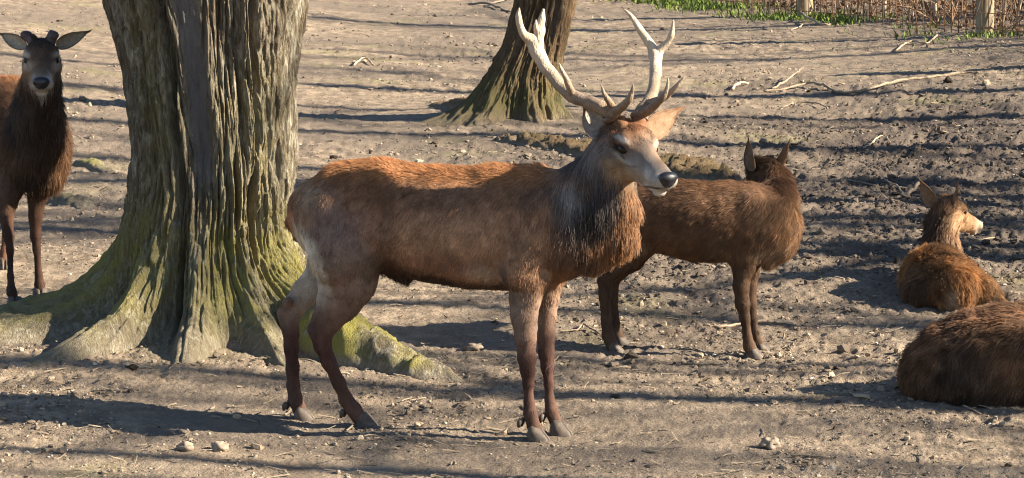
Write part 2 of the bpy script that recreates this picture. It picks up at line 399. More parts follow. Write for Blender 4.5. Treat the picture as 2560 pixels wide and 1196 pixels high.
def grow(parts, p, d, L, r, lev, nseg=7, wob=0.16, gr=0.05, nb=(4, 7), rs=random):
    P, R = [np.array(p, float)], [r]
    d = np.array(d, float); d /= np.linalg.norm(d)
    for i in range(nseg):
        d = d + np.array([rs.gauss(0, wob), rs.gauss(0, wob), rs.gauss(0, wob) + gr]); d /= np.linalg.norm(d)
        P.append(P[-1] + d * L / nseg); R.append(r * (1 - 0.72 * (i + 1) / nseg))
    parts.append(tube(P, R, 9 if lev >= 2 else (6 if lev == 1 else 4), cap=False))
    if lev > 0:
        for k in range(rs.randint(*nb)):
            i = rs.randint(2, nseg); q = P[i]; t_ = P[min(i, nseg)] - P[i - 1]; t_ /= np.linalg.norm(t_)
            side = np.array([rs.gauss(0, 1), rs.gauss(0, 1), rs.gauss(0.25, 0.7)]); side -= t_ * side.dot(t_); side /= np.linalg.norm(side) + 1e-9
            grow(parts, q, t_ * 0.6 + side * 0.85, L * rs.uniform(0.42, 0.65), R[i] * rs.uniform(0.5, 0.75), lev - 1, 6, wob, gr, nb, rs)
def root_mesh(path, seed=0, moss=0.6, n=30, ruff=1.0):
    """path rows: x, y, top height above ground, half width"""
    Q = smooth_path(path, 14)
    X, Y, Hh, Wd = Q.T
    T = np.gradient(Q[:, :2], axis=0); T /= np.linalg.norm(T, axis=1)[:, None] + 1e-9; S = np.stack([-T[:, 1], T[:, 0]], 1)
    a = np.linspace(-0.35, PI + 0.35, n)
    s = np.cos(a); k = np.sin(a)
    px = X[:, None] + S[:, :1] * (s * Wd[:, None]); py = Y[:, None] + S[:, 1:] * (s * Wd[:, None])
    g = ground_macro(X, Y)[:, None]
    pz = g + (Hh[:, None] + 0.05) * k - 0.05
    nn = noise(px * 7 + seed, py * 7, pz * 7); n2 = noise(px * 22 + seed, py * 22, pz * 22)
    am = np.minimum(Wd, 0.12)[:, None]
    n3_ = noise(px * 60 + seed, py * 60, pz * 60)
    pz = pz + (0.26 * nn + 0.16 * ruff * n2 + 0.10 * ruff * n3_) * am * np.clip(k, 0, 1); px = px + 0.22 * nn * am * s; py = py + 0.22 * nn * am * s
    V = np.stack([px, py, pz], -1).reshape(-1, 3); m = len(a)
    i, j = np.meshgrid(np.arange(len(Q) - 1), np.arange(m - 1), indexing='ij'); q = (i * m + j).ravel()
    me = mesh_np("root", V, np.stack([q, q + 1, q + m + 1, q + m], 1))
    hh = (pz - g)
    ms = moss * np.clip(0.65 + 1.4 * noise(px * 4, py * 4, 2.0 + seed), 0, 1) * sstep(0.01, 0.07, hh)
    vcol(me, np.stack([ms, 0 * ms, np.clip(.8 - hh / 0.07, 0.0, 0.8)], -1).reshape(-1, 3))
    return me

def big_tree():
    base = np.array([TREE_A[0], TREE_A[1], gz(TREE_A[0], TREE_A[1]) - 0.02])
    root = empty("old_tree", base, label="thick old tree with deeply furrowed mossy bark and spreading roots", category="tree")
    s = 492.0
    prof = [(-0.3, 0, 0, .66), (0.0, 0.0, 0, .57), (.12, 0, 0, .505), (0.25, 0.0, 0, .46), (.45, .0, 0, .43), (.65, .015, 0, .425), (.86, .018, 0, .415), (1.27, 0.0, 0, .43),
            (1.48, -.005, 0, .465), (1.68, -.015, 0, .51), (2.1, -.02, 0, .58), (2.5, -.02, 0, .62), (2.9, -.02, 0, .55), (3.2, -.02, 0, .35)]
    roots = [(182, .36, .85, .14), (-163, .30, .42, .13), (-122, .19, .48, .23), (-92, .19, .36, .28), (-64, .16, .36, .25), (-36, .18, .50, .20), (-5, .25, .25, .25), (60, .3, .4, .2), (120, .3, .4, .2)]
    def moss(H, T, fl, md):
        d = (T + PI / 2 + PI) % (2 * PI) - PI      # 0 = facing the photographer
        left = np.exp(-((d + 0.55) / 0.28) ** 2) * sstep(0.35, 0.6, H) * 0.32
        foot = np.exp(-((H - 0.28) / 0.26) ** 2) * 1.2
        right = np.exp(-((d - 0.55) / 0.45) ** 2) * 0.3 * sstep(0.3, 0.5, H) * (1 - sstep(1.1, 1.5, H))
        return np.clip(left + foot + right, 0, 1) * (0.65 + 0.7 * fl)
    gr = [(-92, .13, .62, 2.6, .045, 1.0), (-109, .05, .45, 1.6, .07, .2), (-70, .035, .10, .75, .06, 0.1), (-57, .05, .2, .62, .07, 0), (-52, .05, 1.0, 1.6, .05, .3), (-129, .06, .6, 2.2, .05, 0), (-104, .04, -.2, .38, .10, 0)]
    obj("trunk", trunk_mesh("trunk", base, prof, roots, 1.0, 760, 330, gr, moss=moss), M_barkA, root)
    g0 = np.array([base[0], base[1]])
    def rp(px, Y, h, wd):
        x = (px - 1280) / 7111 * Y; return (x, Y, h, wd)
    obj("root", root_mesh([rp(730, 14.15, .20, .16), rp(785, 13.92, .28, .19), rp(850, 13.75, .24, .18), rp(930, 13.6, .175, .16), rp(1010, 13.46, .125, .13), rp(1080, 13.34, .085, .10), rp(1135, 13.26, .03, .06), rp(1180, 13.2, -.03, .04)], 3.0, 1.2), M_barkA, root)
    obj("root", root_mesh([rp(430, 14.05, .10, .15), rp(500, 13.92, .10, .14), rp(580, 13.84, .06, .13), rp(660, 13.80, .05, .12), rp(740, 13.72, .05, .10), rp(830, 13.66, .01, .06)], 5.0, 0.15), M_barkA, root)
    obj("root", root_mesh([rp(300, 14.1, .13, .12), rp(330, 13.98, .09, .11), rp(350, 13.9, .02, .08)], 9.0, 0.25), M_barkA, root)
    rs = random.Random(3)
    for i, (dx, dy, dz, r) in enumerate([(-.62, .1, .8, .27), (.62, -.1, .85, .28), (.05, .5, 1, .24)]):
        parts = []; grow(parts, base + np.array([dx * .35, dy * .35, 2.55]), (dx, dy, dz), 4.6, r, 3, 9, .10, .06, (3, 5), rs)
        me = tube_mesh("limb", parts); vcol(me, np.zeros((len(me.vertices), 3))); obj("limb", me, M_barkA, root)
big_tree()
def second_tree():
    base = np.array([TREE_B[0], TREE_B[1], gz(TREE_B[0], TREE_B[1]) - 0.03])
    root = empty("leaning_tree", base, label="brown tree leaning right with flared mossy foot behind the antlers", category="tree")
    prof = [(-.3, -.05, 0, .40), (0, -.05, 0, .365), (.12, -.05, 0, .335), (.35, -.01, 0, .29), (.6, .08, 0, .255), (.94, .17, 0, .245), (1.6, .30, 0, .25), (2.4, .42, 0, .24), (3.4, .5, 0, .2)]
    roots = [(192, .38, .36, .13), (215, .35, .20, .26), (-120, .2, .18, .2), (-70, .2, .16, .22), (-20, .25, .16, .15), (80, .4, .3, .2)]
    def moss(H, T, fl, md):
        return (np.exp(-((H - 0.12) / 0.22) ** 2) * 0.9 + 0.35 * np.exp(-((H - 0.3) / 0.25) ** 2)) * (0.7 + 0.6 * fl)
    gr = [(-62, .10, .55, 2.8, .05, .25), (-100, .3, .45, 2.8, .03, .0)]
    obj("trunk", trunk_mesh("trunk", base, prof, roots, 0.75, 300, 170, gr, moss=moss, seed=4.0), M_barkB, root)
    def rp(px, py, h, wd):
        p = gp(px, py); return (p[0], p[1], h, wd)
    obj("root", root_mesh([rp(1040, 268, -.03, .05), rp(1090, 268, .03, .10), rp(1150, 272, .08, .15), rp(1200, 280, .13, .2), rp(1260, 285, .12, .2), rp(1320, 285, -.05, .1)], 2.0, .1), M_barkB, root)
    obj("root", root_mesh([rp(1150, 305, -.02, .08), rp(1180, 306, .05, .12), rp(1215, 312, .06, .13), rp(1250, 318, .0, .1)], 6.0, .1), M_barkB, root)
    obj("root", root_mesh([rp(1225, 352, .0, .10), rp(1290, 355, .05, .16), rp(1360, 366, .07, .18), rp(1440, 380, .08, .2), rp(1520, 398, .07, .2), rp(1600, 412, .08, .22), rp(1680, 428, .10, .26), rp(1750, 444, .11, .26), rp(1820, 456, .06, .2), rp(1870, 462, -.03, .1)], 8.0, .3, 30, 2.6), M_barkB, root)
    rs = random.Random(5)
    for i, (dx, dy, dz, r) in enumerate([(-.4, .1, 1, .13), (.5, .2, .9, .14)]):
        parts = []; grow(parts, base + np.array([.49, 0, 3.2]), (dx, dy, dz), 3.8, r, 3, 8, .11, .06, (3, 5), rs)
        me = tube_mesh("limb", parts); vcol(me, np.zeros((len(me.vertices), 3))); obj("limb", me, M_barkB, root)
second_tree()

# bare trees that stand right of the picture; their shadows stripe the paddock
def side_tree(x, y, r, hgt, sd, lab):
    z = gz(x, y) - 0.05; root = empty("bare_tree", (x, y, z), label=lab, category="tree", group="bare trees beside the paddock")
    rs = random.Random(sd); P, R = [np.array([x, y, z])], [r * 1.25]
    d = np.array([rs.gauss(0, .05), rs.gauss(0, .015), 1.0])
    for i in range(12):
        d = d + np.array([rs.gauss(0, .05), rs.gauss(0, .018), .1]); d /= np.linalg.norm(d)
        P.append(P[-1] + d * hgt / 12); R.append(r * (1 - .75 * (i + 1) / 12))
    me = tube_mesh("trunk", [tube(P, R, 12, cap=False, jitter=.25, seed=sd)]); vcol(me, np.zeros((len(me.vertices), 3))); obj("trunk", me, M_barkB, root)
    parts = []
    for k in range(6):
        i = rs.randint(4, 11); a = rs.uniform(0, 2 * PI)
        grow(parts, P[i], (math.cos(a), math.sin(a), .45), hgt * rs.uniform(.22, .38), R[i] * .55, 1, 7, .16, .05, (2, 4), rs)
    me = tube_mesh("crown", parts); vcol(me, np.zeros((len(me.vertices), 3))); obj("crown", me, M_barkB, root)
LANES = [(12, 11.12, .05, 9, 51), (17, 11.46, .07, 10, 52), (15, 12.68, .06, 10, 53), (18, 13.25, .07, 10, 54), (10, 13.55, .06, 9, 55), (13, 10.9, .07, 9, 56), (7.5, 11.25, .09, 7, 11), (8.5, 11.02, .05, 7, 41), (13, 11.36, .09, 8, 31), (9, 12.95, .09, 9, 12), (11, 14.4, .08, 9, 33), (16, 13.1, .12, 9, 34), (18, 17.2, .12, 9, 35), (9.5, 18.3, .09, 9, 36), (14, 20.4, .1, 9, 37),  (12, 14.95, .14, 9, 13), (8.6, 17.35, .14, 10, 14), (13, 17.9, .17, 11, 15), (10.5, 19.3, .13, 10, 16), (15, 21.0, .2, 12, 17), (11.5, 22.6, .13, 11, 18),
         (14, 24.6, .15, 11, 19), (13, 26.6, .17, 12, 20), (16, 18.6, .2, 10, 21), (22, 20.2, .22, 13, 22), (19, 30.5, .2, 12, 23), (14, 34, .17, 12, 24)]
SIDE = [(x * 1.5, y - x * 1.5 * math.tan(SUN_AZ), r * 1.55, hg * 1.35, sd) for x, y, r, hg, sd in LANES]
ordn = ["first", "second", "third", "fourth", "fifth", "sixth", "seventh", "eighth", "ninth", "tenth", "eleventh", "twelfth", "thirteenth", "fourteenth", "fifteenth", "sixteenth", "seventeenth", "eighteenth", "nineteenth", "twentieth", "twenty-first", "twenty-second", "twenty-third", "twenty-fourth", "twenty-fifth", "twenty-sixth", "twenty-seventh", "twenty-eighth", "twenty-ninth", "thirtieth"]
for (x, y, r, hgt, sd), o_ in zip(sorted(SIDE, key=lambda q: q[1]), ordn):
    side_tree(x, y, r, hgt, sd, "bare tree outside the right edge, %s from the camera" % o_)

# ------------------------------------------------------------------ animals: bodies are one smooth blended surface
def unit(v_): v_ = np.asarray(v_, float); return v_ / np.linalg.norm(v_)
class Prim: pass
def eval_prim(q, P):
    w_ = P - q.A; ab = q.B - q.A; L2 = ab.dot(ab)
    t_ = np.clip((w_ @ ab) / L2, 0, 1) if L2 > 1e-9 else np.zeros(P.shape[:-1])
    d = w_ - t_[..., None] * ab
    r = q.ra + (q.rb - q.ra) * t_; rat = q.la + (q.lb - q.la) * t_
    dl = d @ q.L
    return np.sqrt(np.maximum((d * d).sum(-1) - dl * dl + (dl / rat) ** 2, 0)) - r
class Animal:
    def __init__(s, fwd): s.prims = []; s.blobs = []; s.fwd = unit(fwd); s.lat = unit(np.cross([0, 0, 1.0], s.fwd)); s.cuts = []
    def chain(s, rows, L=None, k=0.04, fur=(0, 0, -1), flen=0.02, colr=(.2, .1, .06), lift=0.3):
        """rows: (point, radius, lateral ratio)"""
        L = s.lat if L is None else L
        for a, b_ in zip(rows[:-1], rows[1:]):
            q = Prim(); q.A, q.B = np.array(a[0], float), np.array(b_[0], float); q.ra, q.rb = a[1], b_[1]; q.la, q.lb = a[2], b_[2]
            q.L = unit(L); q.k = k; q.fur = unit(fur) if fur is not None else -unit(q.B - q.A + 1e-9); q.flen = flen; q.col = np.array(colr, float); q.lift = lift
            s.prims.append(q)
    def ball(s, p, r, rat=1.0, **kw): s.chain([(p, r, rat), (np.array(p) + [0, 0, 1e-4], r, rat)], **kw)
    def field(s, X, Y, Z):
        D = np.full((len(X), len(Y), len(Z)), 0.3)
        for q in s.prims:
            m = max(q.ra * max(q.la, 1), q.rb * max(q.lb, 1)) + q.k + 0.02
            lo = np.minimum(q.A, q.B) - m; hi = np.maximum(q.A, q.B) + m
            sl_ = [slice(max(np.searchsorted(c, a) - 1, 0), np.searchsorted(c, b_) + 1) for c, a, b_ in zip((X, Y, Z), lo, hi)]
            P = np.stack(np.meshgrid(X[sl_[0]], Y[sl_[1]], Z[sl_[2]], indexing='ij'), -1)
            if P.size == 0: continue
            d = eval_prim(q, P); cur = D[tuple(sl_)]
            h_ = np.maximum(q.k - np.abs(cur - d), 0) / q.k
            D[tuple(sl_)] = np.minimum(cur, d) - h_ * h_ * q.k * 0.25
        for c_, r_, k_ in s.cuts:
            sl_ = [slice(max(np.searchsorted(c, a - r_ - .03) - 1, 0), np.searchsorted(c, a + r_ + .03) + 1) for c, a in zip((X, Y, Z), c_)]
            P = np.stack(np.meshgrid(X[sl_[0]], Y[sl_[1]], Z[sl_[2]], indexing='ij'), -1)
            d = -(np.linalg.norm(P - c_, axis=-1) - r_); cur = D[tuple(sl_)]
            h_ = np.maximum(k_ - np.abs(cur - d), 0) / k_
            D[tuple(sl_)] = np.maximum(cur, d) + h_ * h_ * k_ * 0.25
        return D
    def grid(s, h, fine=None, hf=0.005):
        lo = np.min([np.minimum(q.A, q.B) - max(q.ra, q.rb) * 1.3 for q in s.prims], 0) - 0.04
        hi = np.max([np.maximum(q.A, q.B) + max(q.ra, q.rb) * 1.3 for q in s.prims], 0) + 0.04
        out = []
        for a in range(3):
            c, x = [], lo[a]
            while x < hi[a]:
                c.append(x); x += hf if (fine is not None and fine[0][a] < x < fine[1][a]) else h
            out.append(np.array(c))
        return out
    def surface(s, h=0.010, fine=None, hf=0.0055):
        X, Y, Z = s.grid(h, fine, hf); D = s.field(X, Y, Z); S = D < 0
        cnt = sum(S[i:S.shape[0] - 1 + i, j:S.shape[1] - 1 + j, k:S.shape[2] - 1 + k].astype(np.int8) for i in (0, 1) for j in (0, 1) for k in (0, 1))
        act = (cnt > 0) & (cnt < 8); I = np.argwhere(act); idx = np.full(act.shape, -1, np.int32); idx[act] = np.arange(len(I))
        cn = [(i, j, k) for i in (0, 1) for j in (0, 1) for k in (0, 1)]
        val = np.stack([D[I[:, 0] + a, I[:, 1] + b_, I[:, 2] + c] for a, b_, c in cn], 1)
        pos = np.stack([np.stack([X[I[:, 0] + a], Y[I[:, 1] + b_], Z[I[:, 2] + c]], 1) for a, b_, c in cn], 1)
        acc = np.zeros((len(I), 3)); n_ = np.zeros(len(I))
        for a in range(8):
            for b_ in range(a + 1, 8):
                if sum(x != y for x, y in zip(cn[a], cn[b_])) != 1: continue
                m = (val[:, a] < 0) != (val[:, b_] < 0)
                t_ = val[m, a] / (val[m, a] - val[m, b_]); acc[m] += pos[m, a] + t_[:, None] * (pos[m, b_] - pos[m, a]); n_[m] += 1
        V = acc / n_[:, None]; Fs = []
        for ax in range(3):
            o1, o2 = [(1, 2), (2, 0), (0, 1)][ax]
            a = np.take(S, range(0, S.shape[ax] - 1), ax); b_ = np.take(S, range(1, S.shape[ax]), ax)
            E = np.argwhere(a != b_); E = E[(E[:, o1] > 0) & (E[:, o2] > 0) & (E[:, o1] < S.shape[o1] - 1) & (E[:, o2] < S.shape[o2] - 1)]
            ins = S[E[:, 0], E[:, 1], E[:, 2]]
            def cell(d1, d2):
                c = E.copy(); c[:, o1] += d1; c[:, o2] += d2; return idx[c[:, 0], c[:, 1], c[:, 2]]
            q = np.stack([cell(-1, -1), cell(0, -1), cell(0, 0), cell(-1, 0)], 1); q[~ins] = q[~ins][:, ::-1]; Fs.append(q)
        Fq = np.concatenate(Fs); Fq = Fq[(Fq >= 0).all(1)]
        for _ in range(2):                                  # light smoothing
            acc = np.zeros_like(V); n_ = np.zeros(len(V))
            for a, b_ in ((0, 1), (1, 2), (2, 3), (3, 0)):
                np.add.at(acc, Fq[:, a], V[Fq[:, b_]]); np.add.at(n_, Fq[:, a], 1)
            V = V * 0.5 + 0.5 * acc / np.maximum(n_, 1)[:, None]
        return V, Fq
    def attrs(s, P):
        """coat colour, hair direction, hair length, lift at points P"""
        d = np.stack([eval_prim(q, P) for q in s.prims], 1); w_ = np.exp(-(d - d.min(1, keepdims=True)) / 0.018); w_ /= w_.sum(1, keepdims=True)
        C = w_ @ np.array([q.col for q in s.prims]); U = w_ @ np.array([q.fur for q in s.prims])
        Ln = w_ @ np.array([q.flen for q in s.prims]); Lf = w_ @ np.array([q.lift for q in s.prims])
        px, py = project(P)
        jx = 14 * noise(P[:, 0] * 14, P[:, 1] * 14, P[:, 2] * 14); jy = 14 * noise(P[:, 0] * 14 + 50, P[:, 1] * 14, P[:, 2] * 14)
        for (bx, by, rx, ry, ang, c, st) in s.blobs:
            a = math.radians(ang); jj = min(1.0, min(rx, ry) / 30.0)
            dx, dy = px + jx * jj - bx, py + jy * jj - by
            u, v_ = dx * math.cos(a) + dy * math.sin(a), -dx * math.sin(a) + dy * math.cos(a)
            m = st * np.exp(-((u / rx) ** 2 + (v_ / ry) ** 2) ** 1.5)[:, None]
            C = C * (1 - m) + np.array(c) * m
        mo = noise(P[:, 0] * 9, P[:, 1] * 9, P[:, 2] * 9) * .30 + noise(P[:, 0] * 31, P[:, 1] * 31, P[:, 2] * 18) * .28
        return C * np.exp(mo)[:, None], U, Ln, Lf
def hair(name, roots, nrm, C, U, Ln, Lf, parent, clump=30.0, wild=0.25, rad=0.0009, seg=5, cvar=0.28, patch=.35):
    n = len(roots)
    U = U - nrm * (U * nrm).sum(1, keepdims=True); U /= np.linalg.norm(U, axis=1)[:, None] + 1e-6
    R3 = np.stack([noise(roots[:, 0] * clump + o, roots[:, 1] * clump, roots[:, 2] * clump - o) for o in (0, 31.7, 77.1)], 1)
    R4 = np.stack([noise(roots[:, 0] * 7 + o, roots[:, 1] * 7, roots[:, 2] * 7 - o) for o in (5, 41.7, 87.1)], 1)
    D = U + nrm * Lf[:, None] + R3 * wild * 1.8 + R4 * wild * 0.9 + rng.normal(0, wild * 0.45, (n, 3))
    D /= np.linalg.norm(D, axis=1)[:, None]
    dn = (D * nrm).sum(1, keepdims=True); D = D + nrm * np.maximum(0.10 - dn, 0)
    L_ = Ln * rng.uniform(0.65, 1.25, n)
    s_ = np.linspace(0, 1, seg)[None, :, None]
    P = roots[:, None] - nrm[:, None] * 0.002 + D[:, None] * (L_[:, None, None] * s_) + ((U * 0.35 - nrm * 0.25 - np.array([0, 0, .18])) * np.clip(1.15 - Lf, .25, 1)[:, None])[:, None] * (L_[:, None, None] * s_ ** 2.0) * 0.55
    hc = bpy.data.hair_curves.new(name); hc.add_curves([seg] * n)
    hc.attributes["position"].data.foreach_set("vector", P.astype(np.float32).ravel())
    ra = hc.attributes.get("radius") or hc.attributes.new("radius", 'FLOAT', 'POINT')
    rr = rad * (0.8 + 0.4 * rng.uniform(size=(n, 1))) * np.linspace(1, 0.35, seg)[None] * np.clip(0.55 + Ln[:, None] * 18, 0.6, 1.35)
    ra.data.foreach_set("value", rr.astype(np.float32).ravel())
    C = C * np.exp(rng.normal(0, cvar, (n, 1)) + patch * R3[:, :1] + 0.8 * (patch - .35) * R4[:, 1:2])
    ca = hc.attributes.new("col", 'FLOAT_COLOR', 'CURVE')
    ca.data.foreach_set("color", np.concatenate([np.clip(C, 0.004, 0.9), np.ones((n, 1))], 1).astype(np.float32).ravel())
    return obj(name, hc, M_fur, parent)
def mesh_samples(V, Fq, n, weight=None):
    T = np.concatenate([Fq[:, [0, 1, 2]], Fq[:, [0, 2, 3]]]); a, b_, c = V[T[:, 0]], V[T[:, 1]], V[T[:, 2]]
    cr = np.cross(b_ - a, c - a); ar = np.linalg.norm(cr, axis=1) + 1e-12
    wgt = ar if weight is None else ar * weight((a + b_ + c) / 3)
    i = rng.choice(len(T), n, p=wgt / wgt.sum()); u, v_ = rng.uniform(size=(2, n)); m = u + v_ > 1; u[m], v_[m] = 1 - u[m], 1 - v_[m]
    VN = np.zeros_like(V)
    for k in range(3): np.add.at(VN, T[:, k], cr)
    VN /= np.linalg.norm(VN, axis=1)[:, None] + 1e-12
    w0 = 1 - u - v_
    P = a[i] * w0[:, None] + b_[i] * u[:, None] + c[i] * v_[:, None]
    Nn = VN[T[i, 0]] * w0[:, None] + VN[T[i, 1]] * u[:, None] + VN[T[i, 2]] * v_[:, None]
    return P, Nn / (np.linalg.norm(Nn, axis=1)[:, None] + 1e-9)
def finish(s, root, nhair, h=0.010, fine=None, hf=0.0055, wild=0.25, clump=30.0, rad=0.0009, patch=.35):
    V, Fq = s.surface(h, fine, hf); me = mesh_np("body", V, Fq); C, U, Ln, Lf = s.attrs(V); vcol(me, C * 0.8)
    body = obj("body", me, M_skin, root)
    Lv = Ln
    def wf(c):
        return np.clip(.03 / np.maximum(s.attrs(c)[2], .006), 1, 4.0)
    P, Nn = mesh_samples(V, Fq, nhair, wf)
    C, U, Ln, Lf = s.attrs(P); hair("fur", P, Nn, C, U, Ln, Lf, root, clump, wild, rad, patch=patch)
    return body
# head in its own frame: f forward from the poll, l sideways, u up
class Head:
    def __init__(s, an, O, h, scale=1.0, tilt=0.0, wide=1.0):
        s.O = np.array(O, float); s.h = unit(h); s.l = unit(np.cross([0, 0, 1.0], s.h)); s.u = np.cross(s.h, s.l)
        if tilt:
            c, q = math.cos(tilt), math.sin(tilt); s.l, s.u = s.l * c + s.u * q, s.u * c - s.l * q
        s.k = scale; s.an = an; s.w = wide
    def p(s, f, l, u): return s.O + s.k * (s.h * f + s.w * (s.l * l + s.u * u))
    def build(s, main, crown, muzzle, flen=0.008):
        k, p, A = s.k * s.w, s.p, s.an; L = s.l; b_ = -s.h
        kw = dict(L=L, fur=b_, flen=flen, lift=.16)
        A.chain([(p(.035, 0, -.062), .064 * k, 1.02), (p(.10, 0, -.056), .066 * k, 1.05), (p(.145, 0, -.064), .058 * k, 1.06)], k=.03, colr=crown, L=L, fur=unit(b_ + .6 * s.u), flen=flen * 2.2, lift=.5)
        A.chain([(p(.145, 0, -.072), .060 * k, .96), (p(.22, 0, -.076), .050 * k, .88), (p(.30, 0, -.076), .042 * k, .94), (p(.35, 0, -.074), .039 * k, 1.10)], k=.025, colr=main, **kw)
        A.chain([(p(.05, 0, -.115), .055 * k, .98), (p(.13, 0, -.125), .050 * k, .90), (p(.23, 0, -.112), .034 * k, .82), (p(.32, 0, -.106), .027 * k, 1.05)], k=.03, colr=main, **kw)
        A.ball(p(.352, 0, -.118), .019 * k, 1.35, k=.006, colr=muzzle, **kw)
        for q in (-1, 1):
            A.chain([(p(.105, q * .050, -.026), .022 * k, 1.0), (p(.140, q * .056, -.032), .019 * k, 1.0)], k=.022, colr=crown, **kw)     # brow over the eye
            A.chain([(p(.150, q * .052, -.082), .018 * k, 1.0), (p(.20, q * .044, -.088), .014 * k, 1.0)], k=.02, colr=main, **kw)          # cheekbone
            A.ball(p(.085, q * .045, -.112), .040 * k, 1.0, k=.03, colr=main, **kw)
            A.ball(p(.035, q * .042, .004), .024 * k, 1.0, k=.02, colr=crown, **kw)                                                   # pedicle
            A.ball(p(.358, q * .027, -.074), .026 * k, 1.0, k=.012, colr=muzzle, **kw)
            A.cuts.append((p(.137, q * .086, -.052), .018 * k, .012))
    def features(s, root, eye=.0165):
        for q in (-1, 1):
            V, Fq = sphere(s.p(.137, q * .064, -.053), eye * s.k * s.w * 1.22, s.h, s.l, s.u, (1.15, .7, .8)); obj("eye", mesh_np("eye", V, Fq), M_eye, root)
        V, Fq = sphere((0, 0, 0), 1, (1, 0, 0), (0, 1, 0), (0, 0, 1), (1, 1, 1), 28, 18)
        x, y, z = V.T                                     # nose pad with two comma-shaped nostrils
        dent = sum(np.exp(-(((y - q * .62) / .26) ** 2 + ((z + .05 - .25 * (abs(y) - .5)) / .30) ** 2)) for q in (-1, 1)) * (x > -.1)
        groove = np.exp(-(y / .10) ** 2) * (z < .2) * .12
        r = 1 - .30 * dent - groove
        V = np.stack([x * r * .024, y * r * .037 * (1 + .25 * z), z * r * .030], 1) * s.k * s.w
        W = s.p(.378, 0, -.060) + V[:, :1] * s.h + V[:, 1:2] * s.l + V[:, 2:] * s.u
        obj("nose", mesh_np("nose", W, Fq), M_nose, root)
def sphere(c, r, ax, ay, az, sc_=(1, 1, 1), n=16, m=10):
    th = np.linspace(0, 2 * PI, n, endpoint=False); ph_ = np.linspace(0, PI, m + 1)
    Pm, Tm = np.meshgrid(ph_, th, indexing='ij')
    q = np.stack([np.cos(Tm) * np.sin(Pm) * sc_[0], np.sin(Tm) * np.sin(Pm) * sc_[1], np.cos(Pm) * sc_[2]], -1).reshape(-1, 3) * r
    V = np.asarray(c) + q[:, :1] * np.asarray(ax) + q[:, 1:2] * np.asarray(ay) + q[:, 2:] * np.asarray(az)
    i, j = np.meshgrid(np.arange(m), np.arange(n), indexing='ij'); i = i.ravel(); j = j.ravel(); j2 = (j + 1) % n
    return V, np.stack([i * n + j, (i + 1) * n + j, (i + 1) * n + j2, i * n + j2], 1)
def ear(root, B, T, Nv, wid, cin, cout, cup=0.55, nh=1500, tip=None):
    """leaf-shaped cupped ear from base B to tip T, hollow side towards Nv"""
    B, T = np.array(B, float), np.array(T, float); ax = T - B; Lr = np.linalg.norm(ax); ax /= Lr
    Nv = unit(np.asarray(Nv, float) - ax * np.dot(Nv, ax)); sd = np.cross(ax, Nv)
    nu, nv = 22, 13; u = np.linspace(0, 1, nu)[:, None]; v_ = np.linspace(-1, 1, nv)[None]
    wd = wid * (np.sin(PI * np.clip(u, 0, 1) ** 0.82) ** 0.75 * 0.92 + 0.34 * (1 - u) ** 2) * (1 - u ** 6)
    al = v_ * (1.15 - 0.55 * u) * cup * 2.2                                  # rolled edge, opens towards the tip
    x = np.sin(al) / (cup * 2.2) * wd; y = (1 - np.cos(al)) / (cup * 2.2) * wd * 1.1
    bend = 0.05 * u * u
    inner = B + ax * (u * Lr)[..., None] + sd * x[..., None] + Nv * (y + bend * 0)[..., None]
    th = 0.0045 * (1 - 0.55 * np.abs(v_)) * (1.25 - u)
    outer = inner - Nv[None, None] * (th * np.cos(al))[..., None] + sd * (th * np.sin(al))[..., None]
    V = np.concatenate([inner.reshape(-1, 3), outer.reshape(-1, 3)]); o = nu * nv
    i, j = np.meshgrid(np.arange(nu - 1), np.arange(nv - 1), indexing='ij'); a = (i * nv + j).ravel()
    fi = np.stack([a, a + 1, a + nv + 1, a + nv], 1); fo = fi[:, ::-1] + o
    e1 = np.arange(nu - 1) * nv; e2 = e1 + nv - 1
    rim = np.concatenate([np.stack([e1, e1 + nv, e1 + nv + o, e1 + o], 1), np.stack([e2 + nv, e2, e2 + o, e2 + nv + o], 1)])
    Fq = np.concatenate([fi, fo, rim]); 
    if np.dot(np.cross(inner[5, 7] - inner[5, 6], inner[6, 6] - inner[5, 6]), Nv) < 0: Fq = Fq[:, ::-1]
    me = mesh_np("ear", V, Fq)
    edge = np.clip((np.abs(v_) - .72) / .28, 0, 1) * np.ones_like(u)
    mid = (noise(u * 9 + B[0] * 7, v_ * 2.0, 0.0) * 0.35 + 0.9)
    tipc = sstep(.78, .95, u) * np.ones_like(v_)
    co = np.array(cout)[None, None] * np.ones((nu, nv, 1)); ti = np.array(tip if tip is not None else cout)
    co = co * (1 - tipc[..., None]) + ti * tipc[..., None]
    ci = np.array(cin)[None, None] * mid[..., None]; ci = ci * (1 - np.maximum(edge, tipc)[..., None] * .8) + co * np.maximum(edge, tipc)[..., None] * .8
    C = np.concatenate([ci.reshape(-1, 3), co.reshape(-1, 3)]); vcol(me, C)
    e = obj("ear", me, M_skin, root)
    # short hair on both sides
    k = rng.integers(0, len(Fq) - 0, nh); w4 = rng.dirichlet(np.ones(4), nh)
    P = (V[Fq[k]] * w4[..., None]).sum(1); Cc = (C[Fq[k]] * w4[..., None]).sum(1)
    nr = np.cross(V[Fq[k, 1]] - V[Fq[k, 0]], V[Fq[k, 3]] - V[Fq[k, 0]]); nr /= np.linalg.norm(nr, axis=1)[:, None] + 1e-9
    hair("ear_hair", P, nr, Cc, np.repeat(ax[None], nh, 0), np.full(nh, .011), np.full(nh, .25), e, 60, .25, .0006, 4)
    return e
